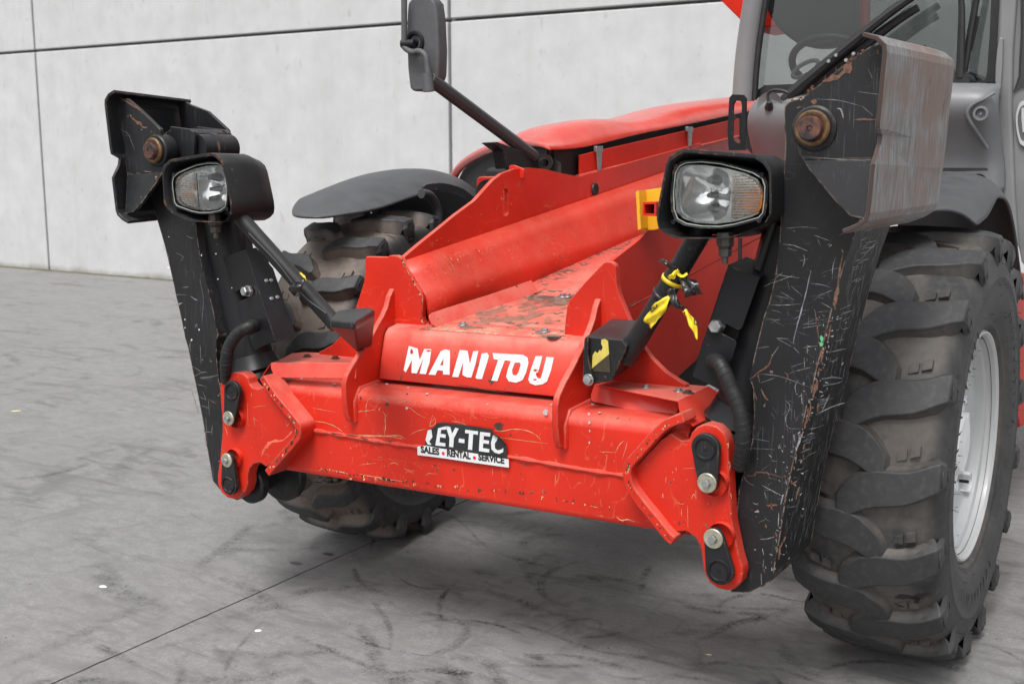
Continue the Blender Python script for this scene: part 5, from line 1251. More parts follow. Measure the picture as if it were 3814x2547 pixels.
    # cab rear posts and roof lining
    for x in (.16, 1.08): par(box('rear_post', (x, 2.5, 2.0), (.09, .09, 1.7), M['seatgrey'], E_, .01), E_)
    par(box('cab_floor', (.62, 1.75, 1.38), (.95, 1.5, .06), M['dark'], E_, .01), E_)
    par(box('roof', (.62, 1.8, 2.86), (1.05, 1.65, .10), M['cabgrey'], E_, .03), E_)
    P_('rear_window', [ev((.2, 2.5, 1.5)), ev((1.05, 2.5, 1.5)), ev((1.05, 2.5, 2.8)), ev((.2, 2.5, 2.8))], (0, .005, 0), M['window'], bevel=0)
    return E_
CAB = cab()
# slotted black plate standing by the cab corner
sl = U('m', [(1671, 345), (1668, 300), (1672, 225), (1679, 217), (1704, 218), (1710, 226), (1709, 345)], 'y', .30)
slh = U('m', [(1681, 240), (1686, 231), (1698, 232), (1701, 240), (1700, 320), (1695, 330), (1684, 326), (1679, 318), (1680, 276), (1688, 272), (1680, 264)], 'y', .30)
prism('slotted_plate', sl, (0, .012, 0), M['black_clean'], T, bevel=0, holes=[slh])
# boom resting low between cab and hood, seen against the wall and through the glass
bo = [ev(p) for p in ((0, 0, 0), (0, 0, 0))]
bq = [U1('m', p, 'y', 2.9) for p in ((1640, -10), (1721, 70), (1780, 60), (1780, -120), (1560, -120))]
prism('boom', bq, (0, .4, 0), M['red_clean'], T, bevel=.01)
# yellow carriage bracket and square tube behind the lamp
yb_ = rc(U('m', [(1457, 440), (1520, 430), (1530, 520), (1500, 528), (1462, 528)], 'y', -.25), .01, 3)
yk = prism('yellow_bracket', yb_, (0, .02, 0), M['yellow'], T, bevel=.002)
prism('yellow_lip', U('m', [(1457, 440), (1465, 437), (1470, 526), (1462, 528)], 'y', -.30), (0, .06, 0), M['yellow'], yk, bevel=.002)
sq = U('b7', [(1555, 1180), (1635, 1178), (1632, 1262), (1555, 1258)], 'y', -.42); sqh = U('b7', [(1566, 1192), (1624, 1190), (1622, 1250), (1566, 1246)], 'y', -.42)
prism('square_tube', sq, (0, .35, 0), M['red_clean'], T, bevel=0, holes=[sqh])
mesh('tube_bottom', [p+ev((0, .05, 0)) for p in sqh], [(0, 1, 2, 3)], M['dark'], T)
# red bodywork seen past the tyre
prism('rear_step', U('m', [(2322, 620), (2420, 640), (2420, 940), (2340, 980), (2322, 900)], 'x', 1.15), (-.1, 0, 0), M['red_clean'], T, bevel=.01)
box('rear_step_tread', (1.12, 2.7, .62), (.30, .9, .06), M['red_clean'], T, .01)
# hose hanging by the side plate
tube('cable', [U1('m', (1697, 545), 'y', -.3), U1('m', (1696, 620), 'y', -.3)], .006, M['seal'], T, seg=8)
#@@MARKS
# ------------------------------------------------------------------ hand-read scratches (thin paint damage lying on the surfaces)
def marks(parent, name, mat, zone, lines, n, k, wd=.0016, off=.0006, E_=None, jit=.12):
    nn = AX[n] if isinstance(n, str) else Vector(n).normalized(); parts = []
    tow = nn if (nn.dot(CM)-k) > 0 else -nn
    for ln in lines:
        w_ = wd*.62
        if isinstance(ln[0], (int, float)): w_ = wd*.62*ln[0]; ln = ln[1:]
        p = spline(U(zone, ln, n, k), 5) if len(ln) > 2 else [a.lerp(b, i/4) for a, b in [U(zone, ln, n, k)] for i in range(5)]
        m = len(p); A, B = [], []
        for i, q in enumerate(p):
            d = (p[min(i+1, m-1)]-p[max(i-1, 0)]).normalized(); s = d.cross(tow); ww = w_*(.25+.75*math.sin(math.pi*(i+.5)/m))*random.uniform(.5, 1.3)/2
            j = s*random.uniform(-.3, .3)*w_*.6
            A.append(q+s*ww+j+tow*off); B.append(q-s*ww+j+tow*off)
        V = A+B; F = [(i, i+1, m+i+1, m+i) for i in range(m-1)]; parts.append((V, F))
    v, f = geo(parts); o = mesh(name, v, f, mat, parent)
    if E_: par(o, E_)
    o['kind'] = 'stuff'; return o
def blobs(parent, name, mat, zone, items, n, k, off=.0007, E_=None):
    nn = AX[n] if isinstance(n, str) else Vector(n).normalized(); tow = nn if (nn.dot(CM)-k) > 0 else -nn; parts = []
    for (x, y, rx, ry) in items:
        pts = [(x+math.cos(a)*rx*random.uniform(.5, 1.15), y+math.sin(a)*ry*random.uniform(.5, 1.15)) for a in [i/11*6.283 for i in range(11)]]
        V = [p+tow*off for p in U(zone, pts, n, k)]; parts.append((V, [tuple(range(len(V)))]))
    v, f = geo(parts); o = mesh(name, v, f, mat, parent)
    if E_: par(o, E_)
    o['kind'] = 'stuff'; return o
yb0 = YB
marks(BEAM, 'scratches', M['primer'], 'a4', [
    [(125, 1078), (128, 1010), (140, 960), (165, 945)], [(260, 1200), (268, 1110), (262, 1060)], [(245, 1040), (275, 1080), (280, 1050)],
    [(40, 1080), (60, 1050), (110, 1040), (190, 1030)], [2, (0, 1208), (150, 1225), (300, 1220), (370, 1220), (410, 1240)], [1.6, (610, 1070), (600, 1110), (590, 1150), (630, 1130), (625, 1080)],
    [(440, 1215), (500, 1185), (560, 1170)], [1.5, (1060, 1180), (1120, 1185), (1200, 1172), (1290, 1180), (1360, 1210), (1400, 1250)], [(1050, 1225), (1200, 1245), (1450, 1277)],
    [1.4, (750, 1115), (800, 1120), (850, 1140), (885, 1170)], [(400, 1000), (450, 1020), (500, 1060), (560, 1090)], [(210, 1386), (225, 1372), (240, 1382)], [(300, 1425), (340, 1418), (360, 1430)],
    [(560, 1510), (580, 1495), (640, 1497)], [(1050, 1505), (1046, 1455)], [(1510, 1500), (1505, 1560)], [(400, 1460), (440, 1470), (480, 1478)], [(1230, 1388), (1300, 1398)], [(250, 950), (300, 980)], [(350, 990), (420, 960)]], 'y', yb0, .0022)
marks(BEAM, 'scratches', M['primer'], 'a3', [
    [2, (1050, 600), (1140, 612), (1220, 640), (1290, 685)], [1.5, (1005, 570), (1015, 600), (1050, 610)], [(1040, 490), (1120, 505), (1235, 525)], [(1400, 545), (1440, 515), (1490, 518), (1560, 500)],
    [(1490, 550), (1485, 470), (1510, 420)], [1.3, (1640, 720), (1650, 640), (1640, 570)], [2.2, (1420, 715), (1520, 720), (1640, 725), (1790, 745)], [(1090, 1010), (1130, 1000)], [2.2, (1190, 1010), (1260, 1020), (1340, 1040)],
    [1.6, (1430, 1040), (1500, 1055), (1600, 1070), (1700, 1090), (1790, 1100)], [(1560, 1110), (1600, 1080), (1690, 1100)], [(1590, 905), (1600, 897), (1620, 905)], [(1680, 960), (1720, 945), (1755, 965)], [(1430, 965), (1570, 950)], [(1190, 870), (1205, 850)]], 'y', yb0, .0022)
marks(BEAM, 'bottom_edge_chips', M['primer'], 'a7', [
    [2, (170, 915), (200, 935), (240, 930), (290, 945)], [(205, 540), (225, 480), (240, 420)], [1.5, (160, 500), (185, 450), (215, 420)], [(60, 490), (150, 495)], [(0, 840), (50, 855)], [(150, 545), (155, 555)]], 'y', yb0, .0024)
marks(BEAM, 'dark_chips', M['darkscr'], 'a3', [[2.4, (1200, 700), (1290, 715)], [2, (1320, 715), (1420, 725)], [2, (1440, 735), (1500, 750)], [1.2, (1220, 612), (1222, 635)], [2, (1130, 700), (1160, 706)], [1.6, (1640, 760), (1700, 775)], [2, (1560, 770), (1600, 775)]], 'y', yb0-.008, .003)
blobs(BEAM, 'rust_spot', M['darkscr'], 'a4', [(1094, 1154, 42, 34), (765, 1468, 12, 10), (630, 1436, 12, 8), (275, 990, 18, 16), (1180, 1215, 10, 8), (85, 945, 10, 14), (425, 915, 8, 8)], 'y', yb0)
blobs(BEAM, 'paint_drips', M['greychip'], 'a4', [(1435, 1050, 20, 26), (1755, 1125, 9, 14), (1757, 1185, 7, 12), (1755, 1270, 6, 10), (1752, 1060, 9, 9), (420, 1020, 12, 10)], 'y', yb0)
ztop = .793
blobs(BEAM, 'cement_splash', M['greychip'], 'a4', [(275, 845, 16, 8), (430, 870, 10, 5), (200, 848, 12, 4), (570, 915, 12, 6), (1010, 990, 8, 4), (1480, 995, 14, 6), (1780, 990, 16, 8), (1830, 1052, 14, 6)], 'z', ztop, .001)
blobs(BEAM, 'cement_splash', M['greychip'], 'a3', [(845, 252, 22, 8), (950, 248, 12, 6), (1022, 267, 10, 5), (1222, 296, 16, 8), (1130, 262, 6, 4)], 'z', ztop, .0012)
marks(T, 'plate_scratches', M['primer'], 'a3', [
    [(500, 450), (502, 640)], [.7, (530, 490), (600, 475), (660, 470)], [1.6, (305, 640), (320, 670), (330, 720)], [(540, 590), (560, 580), (580, 600)], [(820, 600), (828, 640), (850, 605)], [(550, 560), (560, 640)], [1.3, (530, 365), (532, 400)]], 'y', YP, .002)
marks(T, 'plate_rub', plain('faint_rub', (.70, .12, .07), .45, bmp=0), 'a3', [[9, (615, 890), (650, 820), (700, 775), (800, 755)], [4, (800, 755), (850, 710), (870, 680)]], 'y', YP, .002, .0004)
marks(T, 'plate_scratches', M['primer'], 'a7', [
    [(630, 840), (632, 980)], [1.5, (655, 795), (670, 765), (680, 790)], [1.3, (683, 740), (685, 800)], [(490, 655), (487, 690)], [(555, 590), (557, 620)], [1.2, (565, 815), (585, 830), (610, 825)], [(600, 600), (680, 595)], [.9, (590, 860), (592, 910)], [1.5, (470, 760), (468, 790)], [(362, 570), (370, 580)],
    [1.8, (895, 430), (893, 470)], [1.4, (910, 760), (914, 800)], [1.4, (905, 560), (903, 610)]], 'y', YP, .002)
LEGR = [o for o in T.children if o.name.startswith('stabiliser_leg')]
eR = LEGR[0]; eL = LEGR[1]
marks(T, 'leg_scratches', M['silverscr'], 'b2', [
    [1.6, (825, 405), (800, 520), (760, 680), (710, 860), (695, 940)], [(620, 215), (700, 225), (800, 265)], [(770, 290), (780, 330), (765, 380)], [.8, (520, 655), (620, 660), (750, 650)], [.7, (560, 430), (650, 450), (740, 460)], [.7, (540, 500), (620, 470), (700, 440)],
    [.6, (820, 500), (900, 510), (970, 530)], [.7, (980, 470), (985, 380), (1005, 310)], [1.0, (945, 215), (975, 222), (955, 235)], [1.0, (850, 690), (870, 800), (885, 900)], [.8, (765, 800), (890, 790)], [.8, (765, 825), (900, 805)], [.8, (590, 960), (540, 1030)], [.7, (440, 1160), (600, 1180), (820, 1260)],
    [.8, (460, 1225), (560, 1190)], [.8, (570, 900), (660, 905)], [.7, (580, 905), (680, 960)], [1, (695, 965), (740, 1010)], [1, (795, 950), (800, 1010)], [.8, (770, 970), (870, 955)], [1.3, (715, 1300), (710, 1250), (730, 1210)], [.7, (640, 1355), (670, 1390), (660, 1440)],
    [1.1, (660, 1440), (640, 1480), (650, 1550)], [.8, (900, 1440), (960, 1310)], [1, (860, 1460), (980, 1400), (1075, 1370)], [.7, (780, 1130), (775, 1040)], [1.4, (755, 1300), (760, 1380)], [.6, (600, 560), (700, 620)], [.6, (680, 520), (760, 590)], [.6, (850, 150), (960, 190)], [.5, (640, 100), (760, 90), (880, 100)], [.6, (880, 590), (980, 550)], [.7, (900, 640), (970, 680)],
    [.6, (545, 480), (620, 420)], [.6, (560, 590), (660, 610)], [.6, (700, 760), (780, 720)], [.5, (500, 760), (600, 770)], [.5, (430, 975), (520, 960)], [.5, (680, 1110), (770, 1080)], [.6, (720, 1140), (830, 1110)]], 'y', YL, .0024)
marks(T, 'leg_scratches', M['silverscr'], 'b3', [
    [1.2, (470, 600), (540, 640), (620, 680)], [1.3, (450, 995), (510, 990), (560, 975)], [1, (485, 650), (500, 700)], [1.3, (515, 375), (540, 400)], [.8, (540, 420), (580, 428)], [1.3, (565, 480), (568, 510)], [1.6, (610, 340), (620, 360)], [1.2, (435, 400), (436, 412)], [3, (725, 330), (745, 270), (765, 215)],
    [1.6, (700, 230), (705, 280)], [1.6, (620, 680), (605, 740)], [1.4, (590, 800), (585, 900)], [1.4, (570, 990), (575, 1020)], [2, (520, 1100), (545, 1110)], [1.2, (400, 730), (440, 745)], [1.3, (470, 1060), (480, 1110)], [1.2, (460, 1240), (465, 1330)], [.7, (350, 560), (380, 590), (410, 600)], [.8, (340, 540), (350, 570)], [1.0, (480, 1140), (475, 1200)],
    [1, (420, 740), (440, 730)], [1.2, (585, 330), (600, 300)], [1.2, (720, 370), (712, 440)], [1.3, (740, 480), (725, 490)], [1.4, (640, 560), (650, 600)], [1.2, (590, 560), (600, 575)], [.6, (640, 120), (660, 180), (750, 190)], [1, (500, 500), (520, 530)], [.6, (400, 260), (520, 280)], [.5, (380, 330), (560, 340)]], 'y', YL, .0024)
marks(T, 'leg_rust', M['rustscr'], 'b2', [
    [3, (1058, 290), (1045, 350), (1030, 430), (1020, 500)], [6, (1025, 500), (1020, 560), (1005, 620), (995, 690)], [2.5, (970, 800), (960, 860), (945, 920)], [5, (930, 960), (905, 1010), (900, 1080)], [3, (885, 1120), (878, 1180)], [6, (870, 1200), (860, 1270), (835, 1330)], [4, (820, 1340), (815, 1420), (800, 1500)], [2.5, (785, 1500), (780, 1560)],
    [2.6, (545, 1030), (510, 1100), (440, 1150), (385, 1200)], [2.2, (435, 1160), (450, 1220)], [2.4, (460, 1270), (490, 1330), (515, 1355)], [1.8, (630, 1150), (655, 1170), (640, 1225)], [2, (415, 1300), (430, 1350)], [2, (855, 700), (865, 750), (880, 770)], [2, (860, 760), (880, 880)], [2.4, (915, 450), (935, 440)], [2, (1050, 250), (1060, 280)], [1.5, (820, 1270), (835, 1240)], [2, (880, 1370), (870, 1440)]], 'y', YL, .0024)
marks(T, 'leg_rust', M['rustscr'], 'b3', [
    [2.2, (340, 530), (410, 530), (430, 505), (520, 515), (640, 550)], [4, (815, 0), (800, 80), (790, 150)], [3, (775, 300), (770, 340)], [3, (680, 560), (690, 590), (720, 570)], [2.5, (740, 610), (715, 700)], [4, (500, 750), (580, 740)], [3, (535, 730), (538, 775)], [3, (490, 880), (500, 910)], [2.5, (600, 1040), (590, 1140)], [2.5, (565, 940), (575, 980)], [2, (700, 460), (705, 490)], [2.4, (620, 1010), (600, 1060)], [3, (480, 1210), (490, 1235)], [2, (640, 970), (625, 1010)]], 'y', YL, .0024)
xs_ = max(p.x for p in legp)
def sideplane():
    a = legp[-17]; 
    A = min((p for p in legp if .44 < p.z < .50 and p.x > .9), key=lambda p: abs(p.z-.46)); B = min((p for p in legp if 1.2 < p.z < 1.31 and p.x > 1.0), key=lambda p: abs(p.z-1.28))
    n = (B-A).cross(ev((0, 1, 0))).normalized(); return n, n.dot((A+B)/2)
sn_, sk_ = sideplane()
def side_pt(zone, q):
    ox, oy, sc_ = ZO[zone]; px, py = ox+q[0]*sc_, oy+q[1]*sc_
    d = mach(r2*((px-1907)/FOC)+u2*(-(py-1273.5)/FOC)+fwd); best = None
    for i in range(19, 33):
        a, b = legp[i], legp[(i+1) % len(legp)]
        if a.x < .93 and b.x < .93 and a.z > .55: continue
        n = (b-a).cross(ev((SDX, SDY, 0)))
        if n.length < 1e-5: continue
        n.normalize()
        if n.x < 0: n = -n
        if n.x < .5: continue
        t = (n.dot(a)-n.dot(CM))/n.dot(d); p = CM+d*t
        lo, hi = min(a.z, b.z)-.002, max(a.z, b.z)+.002
        if lo <= p.z <= hi and YL-.002 <= p.y <= YL+SDY: best = p+n*.0012 if best is None or t < best[1] else best[0]; best = (best, t)
    return best[0] if best else None
def side_marks(name, mat, lines, wd):
    parts = []
    for ln in lines:
        w_ = ln[0]*wd; pts = [side_pt('b2', q) for q in ln[1:]]
        if any(p is None for p in pts): continue
        p = spline(pts, 4) if len(pts) > 2 else [pts[0].lerp(pts[1], i/4) for i in range(5)]; m = len(p); A, B = [], []
        for i, q in enumerate(p):
            dd = (p[min(i+1, m-1)]-p[max(i-1, 0)]).normalized(); s_ = dd.cross(ev((SDY, -SDX, 0)).normalized()).normalized(); ww = w_*(.3+.7*math.sin(math.pi*(i+.5)/m))*random.uniform(.6, 1.2)/2
            A.append(q+s_*ww); B.append(q-s_*ww)
        parts.append((A+B, [(i, i+1, m+i+1, m+i) for i in range(m-1)]))
    if parts: v, f = geo(parts); o = mesh(name, v, f, mat, T); o['kind'] = 'stuff'
side_marks('leg_rust', M['rustscr'], [[14, (1062, 528), (1110, 536), (1190, 540), (1280, 520)], [6, (1075, 560), (1180, 560), (1275, 540)], [3, (1070, 655), (1150, 635), (1258, 595)], [8, (1062, 1205), (1085, 1235)], [5, (900, 1980), (880, 2010)], [4, (1040, 1470), (1048, 1520)]], .0024)
lst = [[1.2, (1066, 500), (1180, 480), (1280, 458)], [1, (1090, 575), (1180, 562), (1280, 535)], [1, (1180, 330), (1250, 250), (1310, 195)], [1.2, (900, 1200), (980, 1185), (1055, 1195)], [1, (905, 1245), (1000, 1230), (1055, 1210)], [1.4, (870, 1455), (980, 1400), (1070, 1372)], [1.2, (900, 1440), (960, 1315)]]
random.seed(31)
for i in range(330):
    u = random.random(); y = 60+u*2300; xa = 1190-u*590; wd_ = 185+u*60; x = xa+random.uniform(0, 1)*wd_; l_ = random.uniform(30, 130)
    lst.append([random.uniform(.3, .7), (x, y), (x-l_*.23+random.uniform(-4, 4), y+l_)])
for i in range(60):
    u = random.random(); y = 100+u*2050; xa = 1195-u*575; x = xa+random.uniform(0, 60); l_ = random.uniform(20, 90)
    lst.append([random.uniform(.4, .9), (x, y), (x+l_, y-l_*random.uniform(.1, .6))])
side_marks('leg_scratches', M['silverscr'], lst, .0024)
blobs(T, 'leg_rust_spots', M['rustscr'], 'b1', [(545, 1195, 52, 40), (430, 610, 24, 22), (865, 265, 13, 22), (660, 385, 42, 40), (570, 440, 50, 22), (400, 960, 8, 8)], 'y', -.955, .001)
marks(T, 'gusset_rust', M['rustscr'], 'b1', [[3, (705, 735), (780, 728), (880, 738)], [6, (490, 470), (600, 430), (690, 340)], [3, (310, 650), (340, 640)]], 'y', -.955, .0024, .0012)
random.seed(11)
lst, ls2 = [], []
for i in range(130):
    u = random.random(); x0 = 1000-u*430 if True else 0; y0 = 700+u*1900
    x = x0+random.gauss(-35, 55); y = y0; a_ = random.choice([0, .3, 1.4, 1.6, 1.8, 2.4])+random.gauss(0, .2); l_ = random.uniform(6, 26)
    z = 'b2'; yy = y
    ln = [random.uniform(.5, 1.5), (x, yy), (x+l_*.5*math.cos(a_)+random.uniform(-3, 3), yy+l_*.5*math.sin(a_)), (x+l_*math.cos(a_), yy+l_*math.sin(a_))]
    (lst if random.random() < .72 else ls2).append(ln)
marks(T, 'leg_scratches', M['brightscr'], 'b2', lst, 'y', YL, .0026, .0008)
marks(T, 'leg_rust', M['rustscr'], 'b2', ls2, 'y', YL, .0036, .0009)
lst = []
for i in range(80):
    x = random.uniform(560, 1150); y = random.uniform(60, 2300); x -= (y-60)*.12; l_ = random.uniform(25, 110); a_ = random.choice([.1, .25, -.3, 2.7, .4, 1.3])+random.gauss(0, .25)
    lst.append([random.uniform(.25, .5), (x, y), (x+l_*.5*math.cos(a_), y+l_*.5*math.sin(a_)+random.uniform(-5, 5)), (x+l_*math.cos(a_), y+l_*math.sin(a_))])
lst = [l for l in lst if l[1][0] > 520-(l[1][1]-600)*.06 and l[3][0] < 1130-l[3][1]*.22]
marks(T, 'hairline_scratches', M['silverscr'], 'b2', lst, 'y', YL, .0020, .0007)
blobs(T, 'green_rub', M['greenscr'], 'b2', [(905, 905, 14, 34), (898, 945, 16, 20), (918, 805, 5, 10)], 'y', YL, .002)
marks(T, 'gusset_scratches', M['silverscr'], 'b1', [[2.5, (585, 655), (615, 665), (630, 720)], [.7, (450, 590), (600, 600), (760, 640)], [.7, (340, 985), (560, 1000), (860, 1020)], [.7, (730, 540), (890, 560)], [.8, (760, 640), (830, 700)], [.7, (800, 380), (830, 450)]], 'y', -.955, .002, .001)
marks(T, 'leg_scratches', M['silverscr'], 'a2', [
    [(60, 230), (75, 290), (80, 335)], [1.2, (20, 150), (40, 230)], [.9, (150, 240), (215, 280), (190, 320)], [.8, (375, 490), (410, 680), (400, 880), (390, 950)], [3, (130, 710), (170, 730), (210, 725)], [2, (290, 660), (330, 690), (360, 700)], [2.5, (145, 745), (185, 740)], [1, (380, 1130), (390, 1320)], [1.4, (330, 970), (345, 930), (355, 970)], [1.5, (295, 1070), (280, 1140), (290, 1200)],
    [1, (320, 1440), (400, 1400), (450, 1400)], [1.2, (380, 1450), (480, 1440), (560, 1425)], [1, (290, 1335), (380, 1385)], [1, (205, 575), (270, 570)], [.8, (100, 640), (250, 650)], [1.2, (250, 75), (290, 95), (320, 97)], [1, (470, 1280), (490, 1300), (480, 1260)], [.6, (70, 520), (110, 560)], [.6, (60, 480), (110, 470)]], 'y', YL, .0024)
marks(T, 'leg_scratches', M['silverscr'], 'a3', [[1, (100, 240), (150, 242), (220, 230)], [.9, (60, 290), (150, 310)], [1.2, (90, 390), (150, 420), (120, 350)], [1, (170, 410), (180, 550)], [1, (150, 570), (155, 680), (140, 740)], [1.2, (205, 640), (195, 710)], [1, (120, 690), (205, 690)], [.9, (60, 150), (120, 200)], [.8, (110, 470), (180, 490)]], 'y', YL, .0024)
marks(T, 'leg_rust', M['rustscr'], 'a3', [[2, (180, 420), (240, 460)], [1.6, (150, 500), (175, 490)], [1.6, (130, 660), (170, 770)], [2, (110, 190), (130, 210)], [2, (30, 340), (60, 430), (90, 540)], [2, (140, 740), (175, 860)]], 'y', YL, .0024)
marks(T, 'gusset_rust', M['rustscr'], 'a1', [[5, (420, 415), (450, 440), (470, 460), (500, 470), (520, 505), (560, 505)], [4, (320, 250), (420, 310), (520, 375)]], 'y', -.955, .003, .0012)
marks(T, 'gusset_scratches', M['silverscr'], 'a1', [[1, (335, 520), (400, 560), (430, 630), (455, 695)], [1.5, (380, 1170), (400, 1120), (415, 1110)], [1, (410, 1110), (420, 1180)], [1, (530, 870), (600, 875)], [1, (545, 1015), (590, 1005)]], 'y', -.955, .0025, .001)
blobs(T, 'bare_chips', M['whitechip'], 'a2', [(535, 248, 9, 9), (555, 494, 10, 6), (75, 382, 14, 8), (78, 85, 6, 5), (395, 262, 6, 16), (235, 885, 5, 10), (236, 968, 7, 8), (372, 985, 7, 10), (300, 1085, 8, 14), (690, 580, 5, 6), (1245, 785, 0.1, .1)], 'y', YL, .0015)
# floor of the channel: flaked paint patches
random.seed(5)
fk = ev((0, -FS, 1)); fkk = zT+.0064+FS*.75
it = []
for i in range(60):
    x = random.uniform(700, 1570); y = random.uniform(175, 500)
    if y > 520-.0*x and x < 700: continue
    if y < 420-(x-700)*.42 or y > 440+(x-700)*.06: continue
    it.append((x, y, random.uniform(8, 34), random.uniform(2, 7)))
it += [(1400, 215, 120, 26), (1320, 195, 50, 30), (1540, 245, 80, 26), (1480, 215, 110, 20), (1180, 398, 44, 13), (880, 430, 110, 14), (1480, 492, 110, 14), (1400, 470, 60, 12)]
blobs(fl_, 'flaked_patches', plain('flaked_brown', (.20, .115, .085), .8, nscale=60, namp=.3, bmp=.4), 'a4', it, fk, fkk, .0006)
marks(PANEL, 'panel_soot', M['darkscr'], 'a4', [[4, (1040, 790), (1050, 825), (1030, 850)], [1.5, (385, 770), (376, 820)], [1.4, (780, 845), (900, 865), (1000, 885), (1150, 905)]], PN, PK+.0045, .003, .001)
blobs(PANEL, 'torn_spots', M['red_clean'], 'a4', [(457, 605, 14, 26), (580, 600, 22, 6), (1362, 742, 22, 10), (1372, 770, 10, 14), (1358, 810, 14, 8), (1380, 826, 5, 6), (1100, 660, 6, 3), (1350, 700, 5, 5)], PN, PK+.0071, .0008)
marks(T, 'channel_scratches', M['primer'], 'b6', [[1.4, (975, 765), (1030, 800), (1080, 850), (1110, 900)], [.7, (1200, 700), (1300, 660), (1400, 690)], [.7, (1340, 760), (1480, 700), (1600, 640)], [.6, (1100, 820), (1200, 760)], [.7, (1500, 800), (1600, 730)], [1, (1060, 870), (1090, 900)], [.6, (1220, 880), (1360, 850)]], ev((.75, 0, .66)), ev((.75, 0, .66)).dot(ev((-.252, 0, 1.115))), .0018, .012)
def edge_chips(parent, name, zone, path, n_, k, spread=6, count=16, mats=('darkscr', 'primer'), size=(3, 9), off=.001, seed=1):
    rnd = random.Random(seed); its = {m: [] for m in mats}
    for i in range(int(count*.62)):
        a = rnd.random()*(len(path)-1.001); q = int(a); u = a-q; x = path[q][0]*(1-u)+path[q+1][0]*u; y = path[q][1]*(1-u)+path[q+1][1]*u
        its[mats[0] if rnd.random() < .62 else mats[1]].append((x+rnd.uniform(-spread, spread), y+rnd.uniform(-spread, spread), rnd.uniform(*size), rnd.uniform(*size)*rnd.uniform(.8, 2)))
    for m in mats:
        if its[m]: blobs(parent, name, M[m], zone, its[m], n_, k, off)
edge_chips(T, 'edge_chips', 'a3', [(618, 245), (680, 345), (760, 450), (840, 555), (895, 620)], 'y', YP-.030, 9, 42, size=(3, 12), seed=2)
edge_chips(T, 'edge_chips', 'a3', [(905, 660), (905, 720), (860, 790), (780, 890), (665, 1025)], 'y', YP-.030, 8, 40, size=(3, 12), seed=3)
edge_chips(T, 'edge_chips', 'a7', [(590, 280), (510, 310), (430, 365), (310, 510), (245, 580), (236, 640)], 'y', YP-.030, 7, 44, size=(2, 9), seed=4)
edge_chips(T, 'edge_chips', 'a7', [(236, 650), (255, 720), (310, 805), (420, 945), (500, 1040), (525, 1060)], 'y', YP-.030, 7, 40, size=(2, 8), seed=5)
edge_chips(T, 'edge_chips', 'a7', [(870, 375), (893, 450), (897, 600), (905, 760), (915, 930), (940, 1060), (975, 1230), (985, 1320)], 'y', YP, 3, 34, size=(1.5, 5), seed=6)
edge_chips(T, 'edge_chips', 'a3', [(290, 232), (268, 285), (276, 480), (285, 700), (262, 940), (247, 1100)], 'y', YP, 2, 22, size=(1.5, 5), seed=7)
edge_chips(T, 'edge_chips', 'b6', [(778, 815), (800, 860), (850, 950), (888, 1015), (908, 1060), (910, 1110), (904, 1180), (912, 1230)], 'y', -.70, 3, 60, size=(2, 7), seed=8)
edge_chips(BEAM, 'edge_chips', 'a4', [(0, 1520), (300, 1545), (700, 1590), (1200, 1640), (1900, 1740)], 'y', YB, 14, 90, size=(3, 11), seed=9)
edge_chips(BEAM, 'edge_chips', 'a3', [(1080, 1000), (1190, 1010), (1340, 1040), (1600, 1080), (1790, 1110)], 'y', YB, 9, 60, size=(2, 9), seed=10)
edge_chips(BEAM, 'speckles', 'a4', [(60, 960), (500, 1010), (900, 1050), (1400, 1110)], 'y', YB, 55, 90, size=(1, 4), seed=12)
edge_chips(BEAM, 'speckles', 'a4', [(60, 1350), (500, 1400), (900, 1450), (1700, 1500)], 'y', YB, 75, 90, size=(1, 4), seed=13)
edge_chips(BEAM, 'speckles', 'a7', [(20, 500), (100, 520), (180, 540)], 'y', YB, 60, 26, size=(1, 4), seed=14)
edge_chips(T, 'speckles', 'a7', [(400, 600), (600, 700), (800, 900), (850, 1000)], 'y', YP, 70, 40, size=(1, 3.5), seed=15)
edge_chips(T, 'speckles', 'a3', [(400, 500), (500, 650), (600, 700), (500, 900)], 'y', YP, 60, 30, size=(1, 4), seed=16)
chn = ev((.70, -.06, .71)).normalized(); chk = chn.dot(ev((-.262, -.2, 1.172)))
edge_chips(T, 'speckles', 'b6', [(900, 900), (1200, 800), (1600, 660)], chn, chk, 60, 70, size=(1, 5), off=.008, seed=17)
edge_chips(T, 'speckles', 'b6', [(900, 780), (1300, 560), (1500, 400)], 'x', -.30, 40, 40, size=(1, 4), seed=18)
edge_chips(T, 'edge_chips', 'b1', [(345, 570), (480, 470), (600, 380), (700, 300), (780, 245)], 'y', -.955, 6, 30, mats=('rustscr', 'rustscr'), size=(4, 14), seed=19)
edge_chips(T, 'edge_chips', 'b1', [(232, 600), (280, 595), (350, 582)], 'y', YL, 5, 14, mats=('rustscr', 'primer'), size=(4, 10), seed=20)
blobs(PANEL, 'soot', M['darkscr'], 'a4', [(1035, 825, 22, 14), (1045, 800, 10, 18)], PN, PK+.0045, .001)
